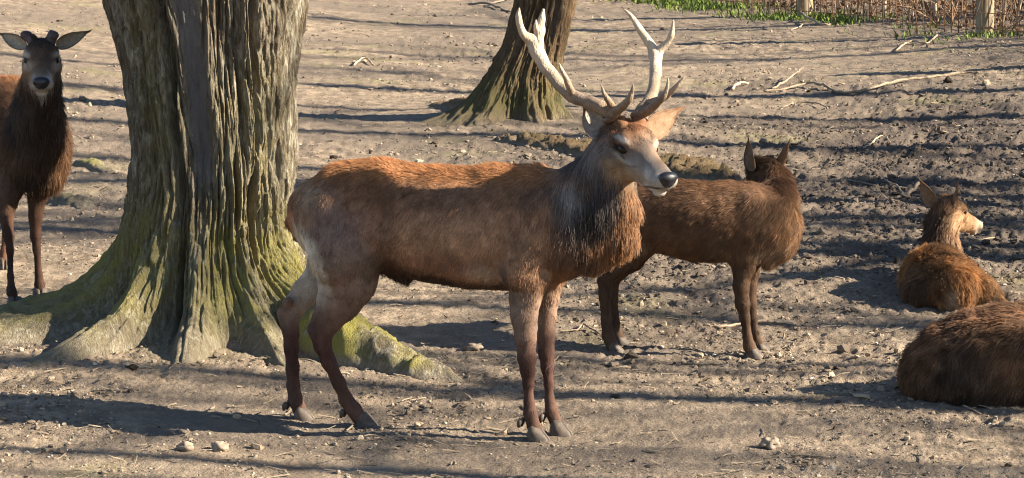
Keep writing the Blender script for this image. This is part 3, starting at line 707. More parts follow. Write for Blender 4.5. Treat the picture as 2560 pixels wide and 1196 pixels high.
def hoof(root, P, fw, k=1.0, top=0.0):
    """cloven hoof: two claws, P on the ground under the pastern, fw the way the toe points"""
    fw = unit([fw[0], fw[1], 0]); sd = np.array([-fw[1], fw[0], 0]); parts = []
    for q in (-1, 1):
        rows = []
        for z, f0, f1, wd in ((-.012, -.030, .068, .0235), (.004, -.031, .064, .024), (.025, -.028, .044, .0225), (.046, -.022, .026, .0195), (.058, -.016, .014, .012)):
            a = np.linspace(0, 2 * PI, 14, endpoint=False); ca, sa = np.cos(a), np.sin(a)
            cx, rx = (f0 + f1) / 2, (f1 - f0) / 2
            wx = wd * np.where(ca > 0, (1 - .62 * ca ** 2), 1.0) + 0.001
            rows.append(P + k * (fw * (cx + rx * ca)[:, None] + sd * (q * .021 + wx * sa * .95 - q * .010 * np.clip(ca, 0, 1))[:, None]) + np.array([0, 0, z * k]))
        V = np.concatenate(rows); n = 14; i, j = np.meshgrid(np.arange(4), np.arange(n), indexing='ij'); i = i.ravel(); j = j.ravel(); j2 = (j + 1) % n
        Fq = np.stack([i * n + j, i * n + j2, (i + 1) * n + j2, (i + 1) * n + j], 1)
        c = len(V); V = np.concatenate([V, rows[-1].mean(0, keepdims=True)]); jj = np.arange(n)
        Fq = np.concatenate([Fq, np.stack([4 * n + jj, 4 * n + (jj + 1) % n, np.full(n, c), np.full(n, c)], 1)]); parts.append((V, Fq))
    V, Fq = join(parts); o = obj("hoof", mesh_np("hoof", V, tri_quads(Fq)), M_hoof, root)
    return o
def dew_claw(root, P, fw, k=1.0):
    fw = unit([fw[0], fw[1], 0]); sd = np.array([-fw[1], fw[0], 0])
    for q in (-1, 1):
        V, Fq = tube([P + sd * q * .016 * k + [0, 0, .016], P + sd * q * .019 * k - fw * .008 * k, P + sd * q * .018 * k - fw * .012 * k - [0, 0, .022 * k]], [.008 * k, .0125 * k, .006 * k], 8)
        obj("dew_claw", mesh_np("dew_claw", V, tri_quads(Fq)), M_hoof, root)
def antler(root, parts, label=None):
    """parts: beams and tines as rows (px, py, Y, radius in px)"""
    tubes, cols = [], []
    for rows in parts:
        P = [np.concatenate([pt(a, b_, c), [r * c / F]]) for a, b_, c, r in rows]
        Q = smooth_path(P, 7); Q[-1, 3] = max(Q[-1, 3], .0015)
        Vt, Ft = tube(Q[:, :3], np.maximum(Q[:, 3], .0015), 12, jitter=.22, seed=rows[0][0] * .01); tubes.append((Vt, Ft))
    V, Fq = join(tubes); me = mesh_np("antler", V, tri_quads(Fq)); px, py = project(V)
    d = np.clip((py - 150) / 110.0, 0, 1); vcol(me, np.repeat(d[:, None], 3, 1))
    return obj("antler", me, M_antler, root)
def leg(an, rows, Y0, Y1, sc_, colr, k=.03, rat=.9, flen=.012, fur=(0, 0, -1), lift=.25, cols=None, trim=6):
    """rows: (px, py, width px); depth runs from Y0 at the top to Y1 at the foot"""
    ys = np.array([r[1] for r in rows], float); f = (ys - ys[0]) / (ys[-1] - ys[0])
    pts = [(pt(r[0], r[1], Y0 + (Y1 - Y0) * q), max((r[2] - trim) / 2.0, 2) * (Y0 + (Y1 - Y0) * q) / F, r[3] if len(r) > 3 else rat) for r, q in zip(rows, f)]
    for i in range(len(pts) - 1):
        an.chain(pts[i:i + 2], k=k if i < 1 else min(k, .018), fur=fur, flen=flen if i else flen * 1.6, lift=lift, colr=(cols[i] if cols else colr))
    return pts

RED = (.40, .185, .075); BROWN = (.22, .115, .062); FLANK = (.36, .20, .118); GREY = (.135, .118, .112); DARK = (.042, .028, .022)  # RED is brightened to carry the sunlit rim on backs
LEG = (.17, .085, .055); CREAM = (.58, .46, .33); WHITE = (.52, .46, .40); FACE = (.30, .225, .165)

def stag():
    def Yc(px): return 12.135 - (px - 1090) * 0.000547
    fw = unit([math.cos(.312), -math.sin(.312), 0]); A = Animal(fw)
    base = gp(1100, 1075); base = np.array([base[0], Yc(1100), gz(base[0], Yc(1100))])
    root = empty("red_deer_stag", base, label="antlered red deer stag standing side-on in the foreground", category="deer", group="red deer in the paddock")
    def row(px, top, bot, lat):
        Y = Yc(px); r = (bot - top) / 2 * Y / F; return (pt(px, (top + bot) / 2, Y), r, lat / r)
    back = unit(-fw * .8 + np.array([0, 0, -.55]))
    # trunk of the body: stacked along the spine
    st = [row(805, 452, 620, .125), row(850, 424, 640, .165), row(920, 410, 645, .17), row(1000, 424, 668, .175), row(1090, 438, 700, .21), row(1180, 440, 715, .225), row(1270, 433, 718, .195), row(1350, 432, 706, .168), row(1420, 450, 680, .16)]
    A.chain(st, k=.05, fur=unit(-fw * .45 + np.array([0, 0, -.9])), flen=.019, colr=FLANK, lift=.40)
    A.chain([(pt(850, 445, Yc(850)), .055, 1.5), (pt(960, 440, Yc(960)), .055, 1.5), (pt(1100, 455, Yc(1100)), .05, 1.5), (pt(1230, 450, Yc(1230)), .05, 1.5), (pt(1340, 452, Yc(1340)), .06, 1.3)], k=.05, fur=unit(-fw + np.array([0, 0, .1])), flen=.025, colr=(.42, .20, .085), lift=1.0)  # orange spine colour stands in for the sun's rim light
    # rump and tail head
    A.chain([(pt(782, 520, Yc(782)), .082, 1.2), (pt(795, 595, Yc(795)), .062, 1.4)], k=.05, fur=(-.3, 0, -1), flen=.025, colr=BROWN, lift=.3)
    # brisket, shoulder
    A.chain([(pt(1420, 590, Yc(1420)), .155, .95), (pt(1500, 585, Yc(1500)), .095, 1.0)], k=.06, fur=(.1, 0, -1), flen=.055, colr=BROWN, lift=.3)
    n_ = -A.lat if A.lat[1] > 0 else A.lat                     # towards the photographer
    sh = lambda px, py, r, o, k=1.0, **kw: A.ball(pt(px, py, Yc(px)) + n_ * o, r, k, **kw)
    for q in (1, -1):
        A.chain([(pt(1370, 545, Yc(1370)) + n_ * q * .135, .105, .66), (pt(1325, 665, Yc(1325)) + n_ * q * .145, .090, .66)], k=.028, fur=(-.25, 0, -1), flen=.024, colr=FLANK, lift=.25)
        A.chain([(pt(850, 540, Yc(850)) + n_ * q * .115, .140, .66), (pt(868, 640, Yc(868)) + n_ * q * .125, .122, .66)], k=.035, fur=(-.2, 0, -1), flen=.018, colr=(.215, .14, .105), lift=.2)
    # neck with mane
    Yn = Yc(1440)
    A.chain([(pt(1425, 545, Yn), .205, .80), (pt(1478, 500, Yn - .04), .165, .80), (pt(1512, 440, Yn - .08), .118, .88), (pt(1535, 385, Yn - .11), .088, .92), (pt(1545, 345, Yn - .12), .076, .95)], k=.05, fur=(.02, -.05, -1), flen=.058, colr=GREY, lift=.26)
    A.chain([(pt(1545, 520, Yn - .08), .082, 1.0), (pt(1548, 590, Yn - .06), .062, 1.0), (pt(1490, 640, Yn - .03), .05, 1.1)], k=.05, fur=(.06, 0, -1), flen=.062, colr=(.25, .13, .068), lift=.30)
    # head
    H = Head(A, pt(1563, 297, Yn - .13), (.185, -.30, -.185), 1.02, wide=1.16)
    H.build((.25, .20, .165), (.16, .088, .052), WHITE, .008)
    # legs
    LG = [(.23, .15, .105), (.23, .15, .108), (.20, .125, .092), (.125, .068, .052), (.085, .044, .035), (.080, .040, .033), (.10, .052, .040), (.13, .075, .056)]
    gF = gp(1335, 1104); gf = gp(1392, 1090); gH = gp(903, 1068); gh = gp(748, 1050)
    leg(A, [(1322, 690, 118, .75), (1313, 745, 86, .75), (1310, 790, 72), (1314, 845, 58), (1317, 895, 50), (1319, 925, 42), (1321, 960, 32), (1322, 1005, 30), (1326, 1035, 40), (1333, 1062, 36), (1340, 1082, 42)], Yc(1325) - .10, gF[1], 590, LEG, cols=LG + LG[-1:] * 3)
    leg(A, [(1372, 690, 100, .75), (1370, 745, 62, .8), (1368, 790, 52), (1366, 840, 50), (1366, 885, 44), (1368, 920, 36), (1372, 960, 30), (1374, 1000, 29), (1379, 1028, 38), (1388, 1052, 33), (1394, 1070, 38)], Yc(1370) + .10, gf[1], 590, LEG, cols=LG + LG[-1:] * 3)
    pn = leg(A, [(874, 640, 190, .60), (868, 700, 158, .56), (848, 750, 122, .58), (822, 795, 84, .66), (803, 830, 66, .72), (806, 862, 50), (822, 905, 42), (846, 955, 38), (866, 1000, 40), (882, 1022, 44), (896, 1042, 40), (906, 1054, 40)], Yc(860) - .10, gH[1], 590, LEG, cols=LG + LG[-1:] * 4)
    A.chain([(pt(800, 790, Yc(800) - .10), .028, .7), (pt(784, 822, gH[1]), .024, .8), (pt(800, 852, gH[1]), .02, .8)], k=.025, fur=(0, 0, -1), flen=.01, colr=(.19, .12, .088))
    leg(A, [(830, 615, 130, .6), (802, 690, 88, .6), (764, 730, 76, .62), (737, 765, 66, .66), (724, 790, 58, .72), (727, 830, 46), (728, 870, 42), (731, 920, 39), (733, 965, 38), (738, 1000, 42), (748, 1022, 38), (752, 1040, 36)], Yc(780) + .12, gh[1], 590, LEG, cols=[(.52, .43, .33), (.50, .41, .32), (.36, .28, .22), (.26, .185, .14)] + LG[3:] + LG[-1:] * 4)
    A.chain([(pt(722, 752, gh[1] - .05), .02, .7), (pt(706, 783, gh[1]), .018, .9), (pt(714, 815, gh[1]), .018, .9)], k=.025, fur=(0, 0, -1), flen=.01, colr=(.19, .12, .088))
    # sheath under the belly
    A.chain([(pt(950, 652, Yc(950)), .045, .8), (pt(1010, 684, Yc(1010)), .035, .8)], k=.05, fur=(.4, 0, -1), flen=.04, colr=(.10, .06, .04), lift=.4)
    # coat markings, darker creases and a painted sun rim along the back: (px, py, rx, ry, angle, colour, strength)
    B = A.blobs
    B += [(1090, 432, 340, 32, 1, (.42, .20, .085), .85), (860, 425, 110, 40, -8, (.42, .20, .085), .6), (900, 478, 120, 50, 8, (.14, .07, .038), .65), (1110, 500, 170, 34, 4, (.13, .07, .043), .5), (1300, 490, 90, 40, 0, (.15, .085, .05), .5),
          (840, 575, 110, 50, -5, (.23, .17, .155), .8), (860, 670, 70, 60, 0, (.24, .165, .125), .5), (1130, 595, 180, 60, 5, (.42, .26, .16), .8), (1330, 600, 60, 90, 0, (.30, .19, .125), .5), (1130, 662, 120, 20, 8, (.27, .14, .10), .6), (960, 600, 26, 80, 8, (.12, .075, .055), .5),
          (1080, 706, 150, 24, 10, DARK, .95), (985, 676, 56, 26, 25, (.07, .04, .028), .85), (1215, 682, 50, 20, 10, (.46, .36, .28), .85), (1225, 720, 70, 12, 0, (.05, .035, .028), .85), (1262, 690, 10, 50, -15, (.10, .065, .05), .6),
          (768, 642, 90, 24, 68, (.85, .77, .64), 1.0), (772, 680, 28, 66, -25, CREAM, .95), (785, 720, 28, 44, 10, (.46, .40, .34), .7), (755, 540, 22, 40, 0, (.30, .17, .09), .5), (775, 480, 34, 44, 0, (.36, .25, .16), .6), (722, 560, 10, 60, 0, RED, .6),
          (1475, 560, 60, 95, 20, (.035, .028, .026), .85), (1510, 455, 44, 90, 25, (.055, .05, .055), .75), (1422, 495, 30, 52, 15, (.42, .40, .39), .7), (1395, 520, 20, 60, 10, (.10, .085, .08), .6), (1445, 545, 26, 50, 10, (.04, .036, .04), .6), (1500, 372, 26, 50, 15, (.30, .26, .235), .75), (1545, 440, 30, 40, 0, (.12, .10, .09), .6),
          (1578, 520, 34, 90, 0, (.30, .155, .075), .9), (1535, 612, 60, 34, 0, (.27, .14, .07), .8), (1440, 655, 60, 40, -30, (.13, .08, .055), .6), (1400, 695, 60, 22, -35, (.30, .15, .07), .8), (1345, 790, 14, 60, 0, (.30, .21, .16), .5), (1300, 800, 20, 60, 0, (.27, .20, .155), .5)]
    n2 = project(H.p(.39, 0, -.07)[None]); 
    def hb(f, l, u, rx, ry, c, s_, ang=0):
        x, y = project(H.p(f, l, u)[None]); B.append((float(x[0]), float(y[0]), rx, ry, ang, c, s_))
    hb(.25, -.045, -.075, 44, 24, (.22, .195, .18), .8, 45); hb(.18, -.06, -.095, 36, 28, (.34, .295, .26), .8, 30); hb(.13, -.05, -.15, 46, 26, (.36, .235, .135), .85, 35); hb(.25, -.03, -.13, 40, 16, (.34, .24, .16), .7, 30)
    hb(.075, 0, 0.01, 44, 22, (.20, .09, .045), .9, 15); hb(.10, -.02, 0.005, 12, 8, (.08, .035, .018), .6, 15); hb(.185, 0.005, -.012, 20, 34, (.10, .075, .066), .8, -20); hb(.14, .01, 0, 20, 14, (.27, .17, .10), .6, 0); hb(.27, .015, -.025, 18, 34, (.27, .175, .115), .75, -30)
    hb(.108, -.07, -.026, 24, 8, (.60, .53, .46), .85, 22); hb(.165, -.078, -.075, 26, 7, (.55, .48, .42), .6, 35); hb(.137, -.078, -.054, 17, 8, (.014, .011, .01), .97, 22); hb(.165, -.075, -.07, 13, 4, (.05, .04, .035), .8, 40); hb(.215, -.055, -.085, 22, 3, (.10, .08, .07), .6, 10)
    hb(.138, .075, -.03, 8, 12, (.55, .46, .38), .7, 20)
    hb(.325, -.045, -.07, 12, 26, WHITE, .9, -30); hb(.33, -.035, -.112, 36, 10, WHITE, .9, 5); hb(.365, 0, -.128, 26, 8, WHITE, .97, 0); hb(.345, -.045, -.104, 26, 3, (.04, .03, .028), .9, 8); hb(.365, -.02, -.098, 14, 2.5, (.04, .03, .028), .9, 0)
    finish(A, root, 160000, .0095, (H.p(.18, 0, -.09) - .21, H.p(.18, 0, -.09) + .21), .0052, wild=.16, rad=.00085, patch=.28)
    H.features(root, .0175)
    P = np.array([H.p(rng.uniform(-.01, .12), rng.normal(0, .036), 0) for _ in range(3200)]); q_ = (P - H.p(.05, 0, 0)) @ H.l
    P = P - H.u[None] * (.012 + 4.2 * q_ ** 2)[:, None] ; Nn = np.repeat(H.u[None], len(P), 0) + H.l[None] * (q_ * 8)[:, None]; Nn /= np.linalg.norm(Nn, axis=1)[:, None]
    hair('forehead_tuft', P, Nn, np.repeat(np.array([[.20, .088, .04]]), len(P), 0), np.repeat(-H.h[None], len(P), 0), np.full(len(P), .024), np.full(len(P), .7), root, 55, .55, .0008, 5, .35, .7)
    tl = [(pt(742, 515, Yc(740)), .028), (pt(730, 555, Yc(730)), .022), (pt(738, 592, Yc(738)), .010)]
    T_ = Animal(fw); T_.chain([(a, r, 1.2) for a, r in tl], k=.02, fur=(0, 0, -1), flen=.022, colr=(.27, .13, .06), lift=.15); 
    V, Fq = T_.surface(.008); me = mesh_np("tail", V, Fq); C, U, Ln, Lf = T_.attrs(V); vcol(me, C * .8); tail = obj("tail", me, M_skin, root)
    P, Nn = mesh_samples(V, Fq, 2500); C, U, Ln, Lf = T_.attrs(P); hair("tail_hair", P, Nn, C, U, Ln, Lf, tail)
    for g in (gF, gf): hoof(root, np.array([g[0] + .005, g[1], gz(g[0], g[1]) + .012]), (1, -.5), .98); 
    hoof(root, np.array([gH[0] + .012, gH[1], gz(gH[0], gH[1]) + .012]), (1, -.25), .95); hoof(root, np.array([gh[0] + .01, gh[1], gz(gh[0], gh[1]) + .008]), (1, -.35), .9)
    for (a, b_, Y) in ((1306, 1056, gF[1]), (1360, 1044, gf[1]), (862, 1032, gH[1]), (719, 1014, gh[1])): dew_claw(root, pt(a, b_, Y), (1, -.35), .95)
    # ears
    ear(root, pt(1506, 352, Yn - .15), pt(1458, 260, Yn - .10), (.25, -1, .1), .068, (.34, .29, .25), (.22, .14, .09), .5, 2500, tip=(.42, .2, .08))
    ear(root, H.p(.035, .068, -.045), pt(1708, 268, Yn + .02), (-.1, -.9, -.35), .062, (.30, .19, .12), (.20, .12, .075), .38, 2500, tip=(.30, .15, .07))
    # antlers
    y0 = Yn - .14
    antler(root, [[(1536, 302, y0 - .04, 17), (1531, 292, y0 - .04, 25), (1526, 283, y0 - .04, 18), (1498, 265, y0 - .02, 18), (1462, 254, y0 + .02, 16.5), (1424, 235, y0 + .06, 16), (1392, 204, y0 + .10, 16.5), (1364, 168, y0 + .12, 18), (1345, 132, y0 + .13, 20), (1332, 104, y0 + .13, 18), (1312, 88, y0 + .11, 11), (1300, 66, y0 + .10, 9), (1296, 42, y0 + .09, 7.5), (1298, 20, y0 + .08, 1.5)],
                  [(1342, 130, y0 + .13, 18), (1346, 98, y0 + .13, 14), (1350, 70, y0 + .14, 13), (1355, 48, y0 + .14, 9.5), (1359, 23, y0 + .15, 3)], [(1344, 88, y0 + .135, 10), (1340, 66, y0 + .12, 6), (1340, 50, y0 + .115, 1.5)],
                  [(1430, 238, y0 + .05, 12), (1424, 220, y0 + .01, 9), (1414, 195, y0 - .03, 7), (1402, 172, y0 - .05, 5), (1398, 158, y0 - .06, 1.2)],
                  [(1532, 278, y0 - .05, 12), (1524, 258, y0 - .09, 9), (1512, 238, y0 - .12, 6), (1502, 212, y0 - .13, 1.2)],
                  [(1530, 286, y0 - .06, 15), (1550, 272, y0 - .13, 12), (1570, 252, y0 - .19, 9), (1580, 228, y0 - .21, 5.5), (1583, 212, y0 - .22, 1.5)]])
    antler(root, [[(1594, 302, y0 + .02, 17), (1598, 292, y0 + .025, 25), (1603, 282, y0 + .03, 18), (1620, 258, y0 + .08, 17), (1632, 232, y0 + .14, 15), (1637, 205, y0 + .2, 14), (1639, 172, y0 + .25, 15), (1638, 142, y0 + .29, 17), (1630, 118, y0 + .31, 13), (1612, 92, y0 + .32, 10.5), (1590, 58, y0 + .33, 8), (1574, 36, y0 + .33, 5), (1559, 23, y0 + .33, 1.5)],
                  [(1640, 146, y0 + .29, 15), (1652, 122, y0 + .29, 10), (1668, 106, y0 + .28, 8.5), (1679, 84, y0 + .27, 7), (1684, 50, y0 + .26, 1.5)],
                  [(1602, 286, y0 + .02, 14), (1630, 270, y0 - .04, 11), (1655, 247, y0 - .09, 8), (1667, 222, y0 - .11, 5.5), (1671, 196, y0 - .12, 1.5)],
                  [(1618, 262, y0 + .06, 13), (1650, 250, y0 + .02, 10), (1680, 228, y0 - .02, 8), (1700, 206, y0 - .04, 5), (1711, 192, y0 - .05, 1.5)]])
stag()

def young_stag():
    fw = unit([.35, -.93, 0]); A = Animal(fw); s = 470.0
    g1, g2 = gp(38, 772), gp(101, 748)
    Yf = 15.25
    root = empty("young_deer_stag", (g2[0], g2[1], gz(g2[0], g2[1])), label="young stag with short velvet antler stubs facing the camera left of the old tree", category="deer", group="red deer in the paddock")
    A.chain([(pt(88, 370, Yf), .215, .86), (pt(45, 330, Yf + .4), .265, .84), (pt(0, 325, Yf + .8), .265, .84), (pt(-55, 330, Yf + 1.15), .235, .8), (pt(-70, 330, Yf + 1.3), .19, .8)], k=.05, fur=(-.2, .8, -.5), flen=.035, colr=(.15, .08, .045), lift=.6)
    A.chain([(pt(40, 230, Yf + .5), .08, 1.4), (pt(-40, 225, Yf + 1.1), .08, 1.4)], k=.05, fur=(-.3, .9, 0), flen=.035, colr=RED, lift=.4)
    A.chain([(pt(90, 345, Yf - .08), .158, .95), (pt(94, 275, Yf - .20), .120, .95), (pt(102, 210, Yf - .30), .095, .95), (pt(106, 160, Yf - .34), .09, 1.0)], k=.05, fur=(.0, -.1, -1), flen=.055, colr=(.065, .045, .036), lift=.30)
    A.chain([(pt(118, 330, Yf - .15), .09, 1.0), (pt(100, 440, Yf - .05), .10, 1.3)], k=.05, fur=(.05, -.1, -1), flen=.06, colr=(.12, .068, .04), lift=.3)
    H = Head(A, pt(104, 92, Yf - .34), (.045, -.30, -.165), .98, wide=1.22); H.build((.21, .155, .115), (.10, .068, .05), WHITE, .008)
    LGc = [(.15, .085, .055), (.13, .072, .046), (.105, .056, .038), (.085, .045, .032), (.075, .042, .03), (.08, .045, .032), (.08, .045, .032)]
    leg(A, [(45, 430, 100, .9), (22, 490, 66, .9), (16, 545, 44), (21, 590, 36), (25, 625, 26), (26, 690, 23), (29, 730, 32), (36, 752, 30), (38, 762, 32)], Yf, g1[1], s, LEG, cols=LGc + LGc[-1:] * 2)
    leg(A, [(112, 430, 96, .9), (94, 485, 62, .9), (89, 540, 44), (89, 590, 35), (92, 625, 27), (96, 680, 25), (99, 712, 34), (101, 730, 31), (102, 740, 33)], Yf + .05, g2[1], s, LEG, cols=LGc + LGc[-1:] * 2)
    for k_, o in enumerate((-.14, .14)):
        c = pt(-55, 330, Yf + 1.15); g = np.array([c[0] + o, c[1] + .05]); z0 = gz(*g)
        A.chain([(np.array([g[0], g[1], z0 + .72]), .15, .7), (np.array([g[0], g[1] + .10, z0 + .45]), .06, .8), (np.array([g[0], g[1] + .08, z0 + .30]), .03, .9), (np.array([g[0], g[1], z0 + .09]), .026, 1), (np.array([g[0], g[1] - .03, z0 + .03]), .03, 1)], k=.03, flen=.012, colr=LEG)
        hoof(root, np.array([g[0], g[1] - .03, z0 + .01]), (.2, -1), .9)
    B = A.blobs
    B += [(166, 350, 18, 100, 5, (.22, .115, .058), .6), (140, 440, 30, 40, 0, (.22, .12, .06), .6), (110, 330, 40, 110, 0, (.06, .042, .034), .6), (20, 180, 60, 40, 0, RED, .6), (60, 300, 24, 120, 0, (.10, .075, .06), .5), (70, 455, 60, 30, 0, DARK, .7)]  # orange on the chest's right edge paints in the sun
    def hb(f, l, u, rx, ry, c, s_, ang=0):
        x, y = project(H.p(f, l, u)[None]); B.append((float(x[0]), float(y[0]), rx, ry, ang, c, s_))
    for q in (-1, 1):
        hb(.12, q * .07, -.035, 15, 9, (.50, .43, .37), .9, 0); hb(.16, q * .065, -.075, 13, 15, (.46, .39, .33), .75, 0); hb(.137, q * .07, -.053, 9, 5, (.015, .012, .01), .95)
        hb(.33, q * .038, -.07, 11, 18, WHITE, .95)
    hb(.17, 0, -.01, 24, 34, (.15, .105, .075), .8); hb(.27, 0, -.03, 18, 20, (.19, .12, .075), .8); hb(.355, 0, -.118, 18, 6, WHITE, .95); hb(.05, 0, 0, 34, 18, (.05, .034, .026), .8)
    hb(.25, -.05, -.09, 14, 26, (.24, .15, .09), .7)
    finish(A, root, 75000, .0115, (H.p(.18, 0, -.09) - .2, H.p(.18, 0, -.09) + .2), .0062, wild=.28)
    H.features(root, .017)
    for g in (g1, g2): hoof(root, np.array([g[0], g[1] - .01, gz(g[0], g[1]) + .01]), (.25, -1), .95)
    for a, b_, Y in ((14, 748, g1[1] + .02), (44, 750, g1[1] + .02)): pass
    ear(root, H.p(.035, -.066, -.035), pt(-4, 82, Yf - .30), (.25, -1, -.1), .043, (.38, .32, .24), (.10, .065, .045), .5, 1200)
    ear(root, H.p(.035, .066, -.035), pt(226, 76, Yf - .28), (-.25, -1, -.1), .043, (.38, .32, .24), (.10, .065, .045), .5, 1200)
    for q, px in ((-1, 66), (1, 132)):
        b0 = H.p(.05, q * .040, -.01); b1 = pt(px, 89, Yf - .38)
        Vt, Ft = tube(smooth_path([b0, b0 * .5 + b1 * .5, b1, b1 + np.array([q * .030, -.005, -.002])], 4), [.026, .026, .026, .026, .026, .027, .027, .028, .028, .027, .025, .020, .010], 14, jitter=.35)
        obj("antler_stub", mesh_np("antler_stub", Vt, tri_quads(Ft)), M_velvet, root)
M_velvet = simple("antler_velvet", (.055, .04, .045), (.13, .10, .105), 60)
young_stag()

def hind():
    def Yc(px): return 13.93 - (px - 1740) * 0.00052
    fw = unit([math.cos(.26), -math.sin(.26), 0]); A = Animal(fw); n_ = -A.lat if A.lat[1] > 0 else A.lat
    g = gp(1740, 880); root = empty("red_deer_hind", (g[0], Yc(1740), gz(g[0], Yc(1740))), label="brown hind standing behind the stag with its head turned away", category="deer", group="red deer in the paddock")
    C0 = (.18, .098, .054)
    def row(px, top, bot, lat):
        Y = Yc(px); r = (bot - top) / 2 * Y / F; return (pt(px, (top + bot) / 2, Y), r, lat / r)
    back = unit(-fw * .8 + np.array([0, 0, -.6]))
    A.chain([row(1560, 475, 600, .11), row(1610, 456, 608, .15), row(1680, 454, 630, .165), row(1750, 460, 648, .18), row(1820, 460, 648, .175), row(1880, 466, 650, .15), row(1920, 490, 645, .118), row(1944, 515, 625, .085)], k=.05, fur=back, flen=.023, colr=C0, lift=.55)
    for q in (1, -1):
        A.chain([(pt(1885, 530, Yc(1885)) + n_ * q * .085, .09, .7), (pt(1862, 630, Yc(1862)) + n_ * q * .085, .07, .7)], k=.05, fur=(-.2, 0, -1), flen=.026, colr=C0, lift=.3)
        A.chain([(pt(1590, 530, Yc(1590)) + n_ * q * .07, .11, .7), (pt(1585, 600, Yc(1585)) + n_ * q * .08, .095, .7)], k=.05, fur=(-.2, 0, -1), flen=.02, colr=C0, lift=.25)
    A.chain([(pt(1925, 640, Yc(1925)), .055, 1.0), (pt(1955, 615, Yc(1955)), .06, 1.0)], k=.05, fur=(0, 0, -1), flen=.04, colr=(.20, .12, .075), lift=.3)
    Yn = Yc(1940)
    A.chain([(pt(1935, 545, Yn), .105, .9), (pt(1942, 500, Yn + .10), .088, .9), (pt(1938, 455, Yn + .22), .066, .9), (pt(1920, 425, Yn + .30), .058, 1.0)], k=.05, fur=(.1, -.1, -1), flen=.045, colr=(.135, .07, .038), lift=.36)
    H = Head(A, pt(1914, 392, Yn + .29), (-.10, .28, -.17), .88, wide=1.0); H.build((.12, .08, .05), (.055, .036, .024), (.3, .25, .2), .014)
    L3 = [(.12, .068, .04), (.10, .058, .036), (.085, .05, .032), (.085, .05, .032), (.09, .053, .034), (.10, .06, .04), (.12, .075, .05), (.14, .09, .06)]
    gF, gf, gH, gh = gp(1884, 897), gp(1905, 888), gp(1533, 880), gp(1552, 866)
    leg(A, [(1590, 590, 130, .6), (1560, 640, 92, .6), (1528, 672, 60, .66), (1513, 700, 46, .75), (1512, 740, 36), (1516, 800, 33), (1520, 838, 36), (1527, 858, 34), (1531, 868, 36)], Yc(1580) - .06, gH[1], 511, LEG, cols=L3)
    leg(A, [(1600, 590, 130, .6), (1575, 640, 86, .6), (1545, 676, 56, .66), (1531, 700, 42, .75), (1531, 740, 33), (1536, 800, 30), (1541, 830, 33), (1547, 846, 32), (1551, 856, 34)], Yc(1590) + .08, gh[1], 511, LEG, cols=L3)
    leg(A, [(1862, 620, 90, .7), (1858, 670, 60, .75), (1853, 715, 46), (1856, 760, 42), (1862, 795, 32), (1868, 840, 28), (1873, 865, 35), (1880, 880, 32), (1883, 888, 33)], Yc(1860) - .08, gF[1], 511, LEG, cols=L3)
    leg(A, [(1880, 630, 76, .7), (1878, 680, 46, .75), (1876, 720, 38), (1877, 760, 36), (1882, 795, 28), (1889, 835, 25), (1895, 858, 31), (1901, 872, 28), (1904, 879, 30)], Yc(1875) + .08, gf[1], 511, LEG, cols=L3)
    B = A.blobs
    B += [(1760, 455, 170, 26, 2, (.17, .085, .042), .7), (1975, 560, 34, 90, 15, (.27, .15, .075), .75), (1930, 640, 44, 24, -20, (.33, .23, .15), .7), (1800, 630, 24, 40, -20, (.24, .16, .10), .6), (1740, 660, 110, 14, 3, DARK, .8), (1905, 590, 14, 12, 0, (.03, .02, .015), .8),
          (1900, 550, 30, 26, 40, (.21, .13, .07), .6), (1870, 500, 40, 30, 30, (.09, .05, .03), .5), (1600, 620, 30, 20, 0, (.2, .13, .08), .6), (1545, 640, 24, 40, 0, (.16, .1, .06), .5)]
    finish(A, root, 90000, .0105, None, wild=.22, rad=.0008)
    H.features(root)
    for q in (gF, gf): hoof(root, np.array([q[0], q[1], gz(q[0], q[1]) + .01]), (1, -.4), .8)
    for q in (gH, gh): hoof(root, np.array([q[0], q[1], gz(q[0], q[1]) + .008]), (1, -.3), .8)
    ear(root, pt(1884, 428, Yn + .27), pt(1870, 343, Yn + .24), (-.75, -.7, 0), .042, (.20, .15, .11), (.085, .05, .032), .5, 1200)
    ear(root, pt(1932, 424, Yn + .29), pt(1976, 349, Yn + .28), (.75, .45, -.2), .042, (.20, .15, .11), (.17, .085, .042), .45, 1200)
    T_ = Animal(fw); T_.chain([(pt(1528, 520, Yc(1528)), .026, 1), (pt(1518, 570, Yc(1518)), .014, 1)], k=.02, flen=.03, colr=(.16, .09, .05))
    V, Fq = T_.surface(.008); me = mesh_np("tail", V, Fq); vcol(me, T_.attrs(V)[0]); obj("tail", me, M_skin, root)
hind()

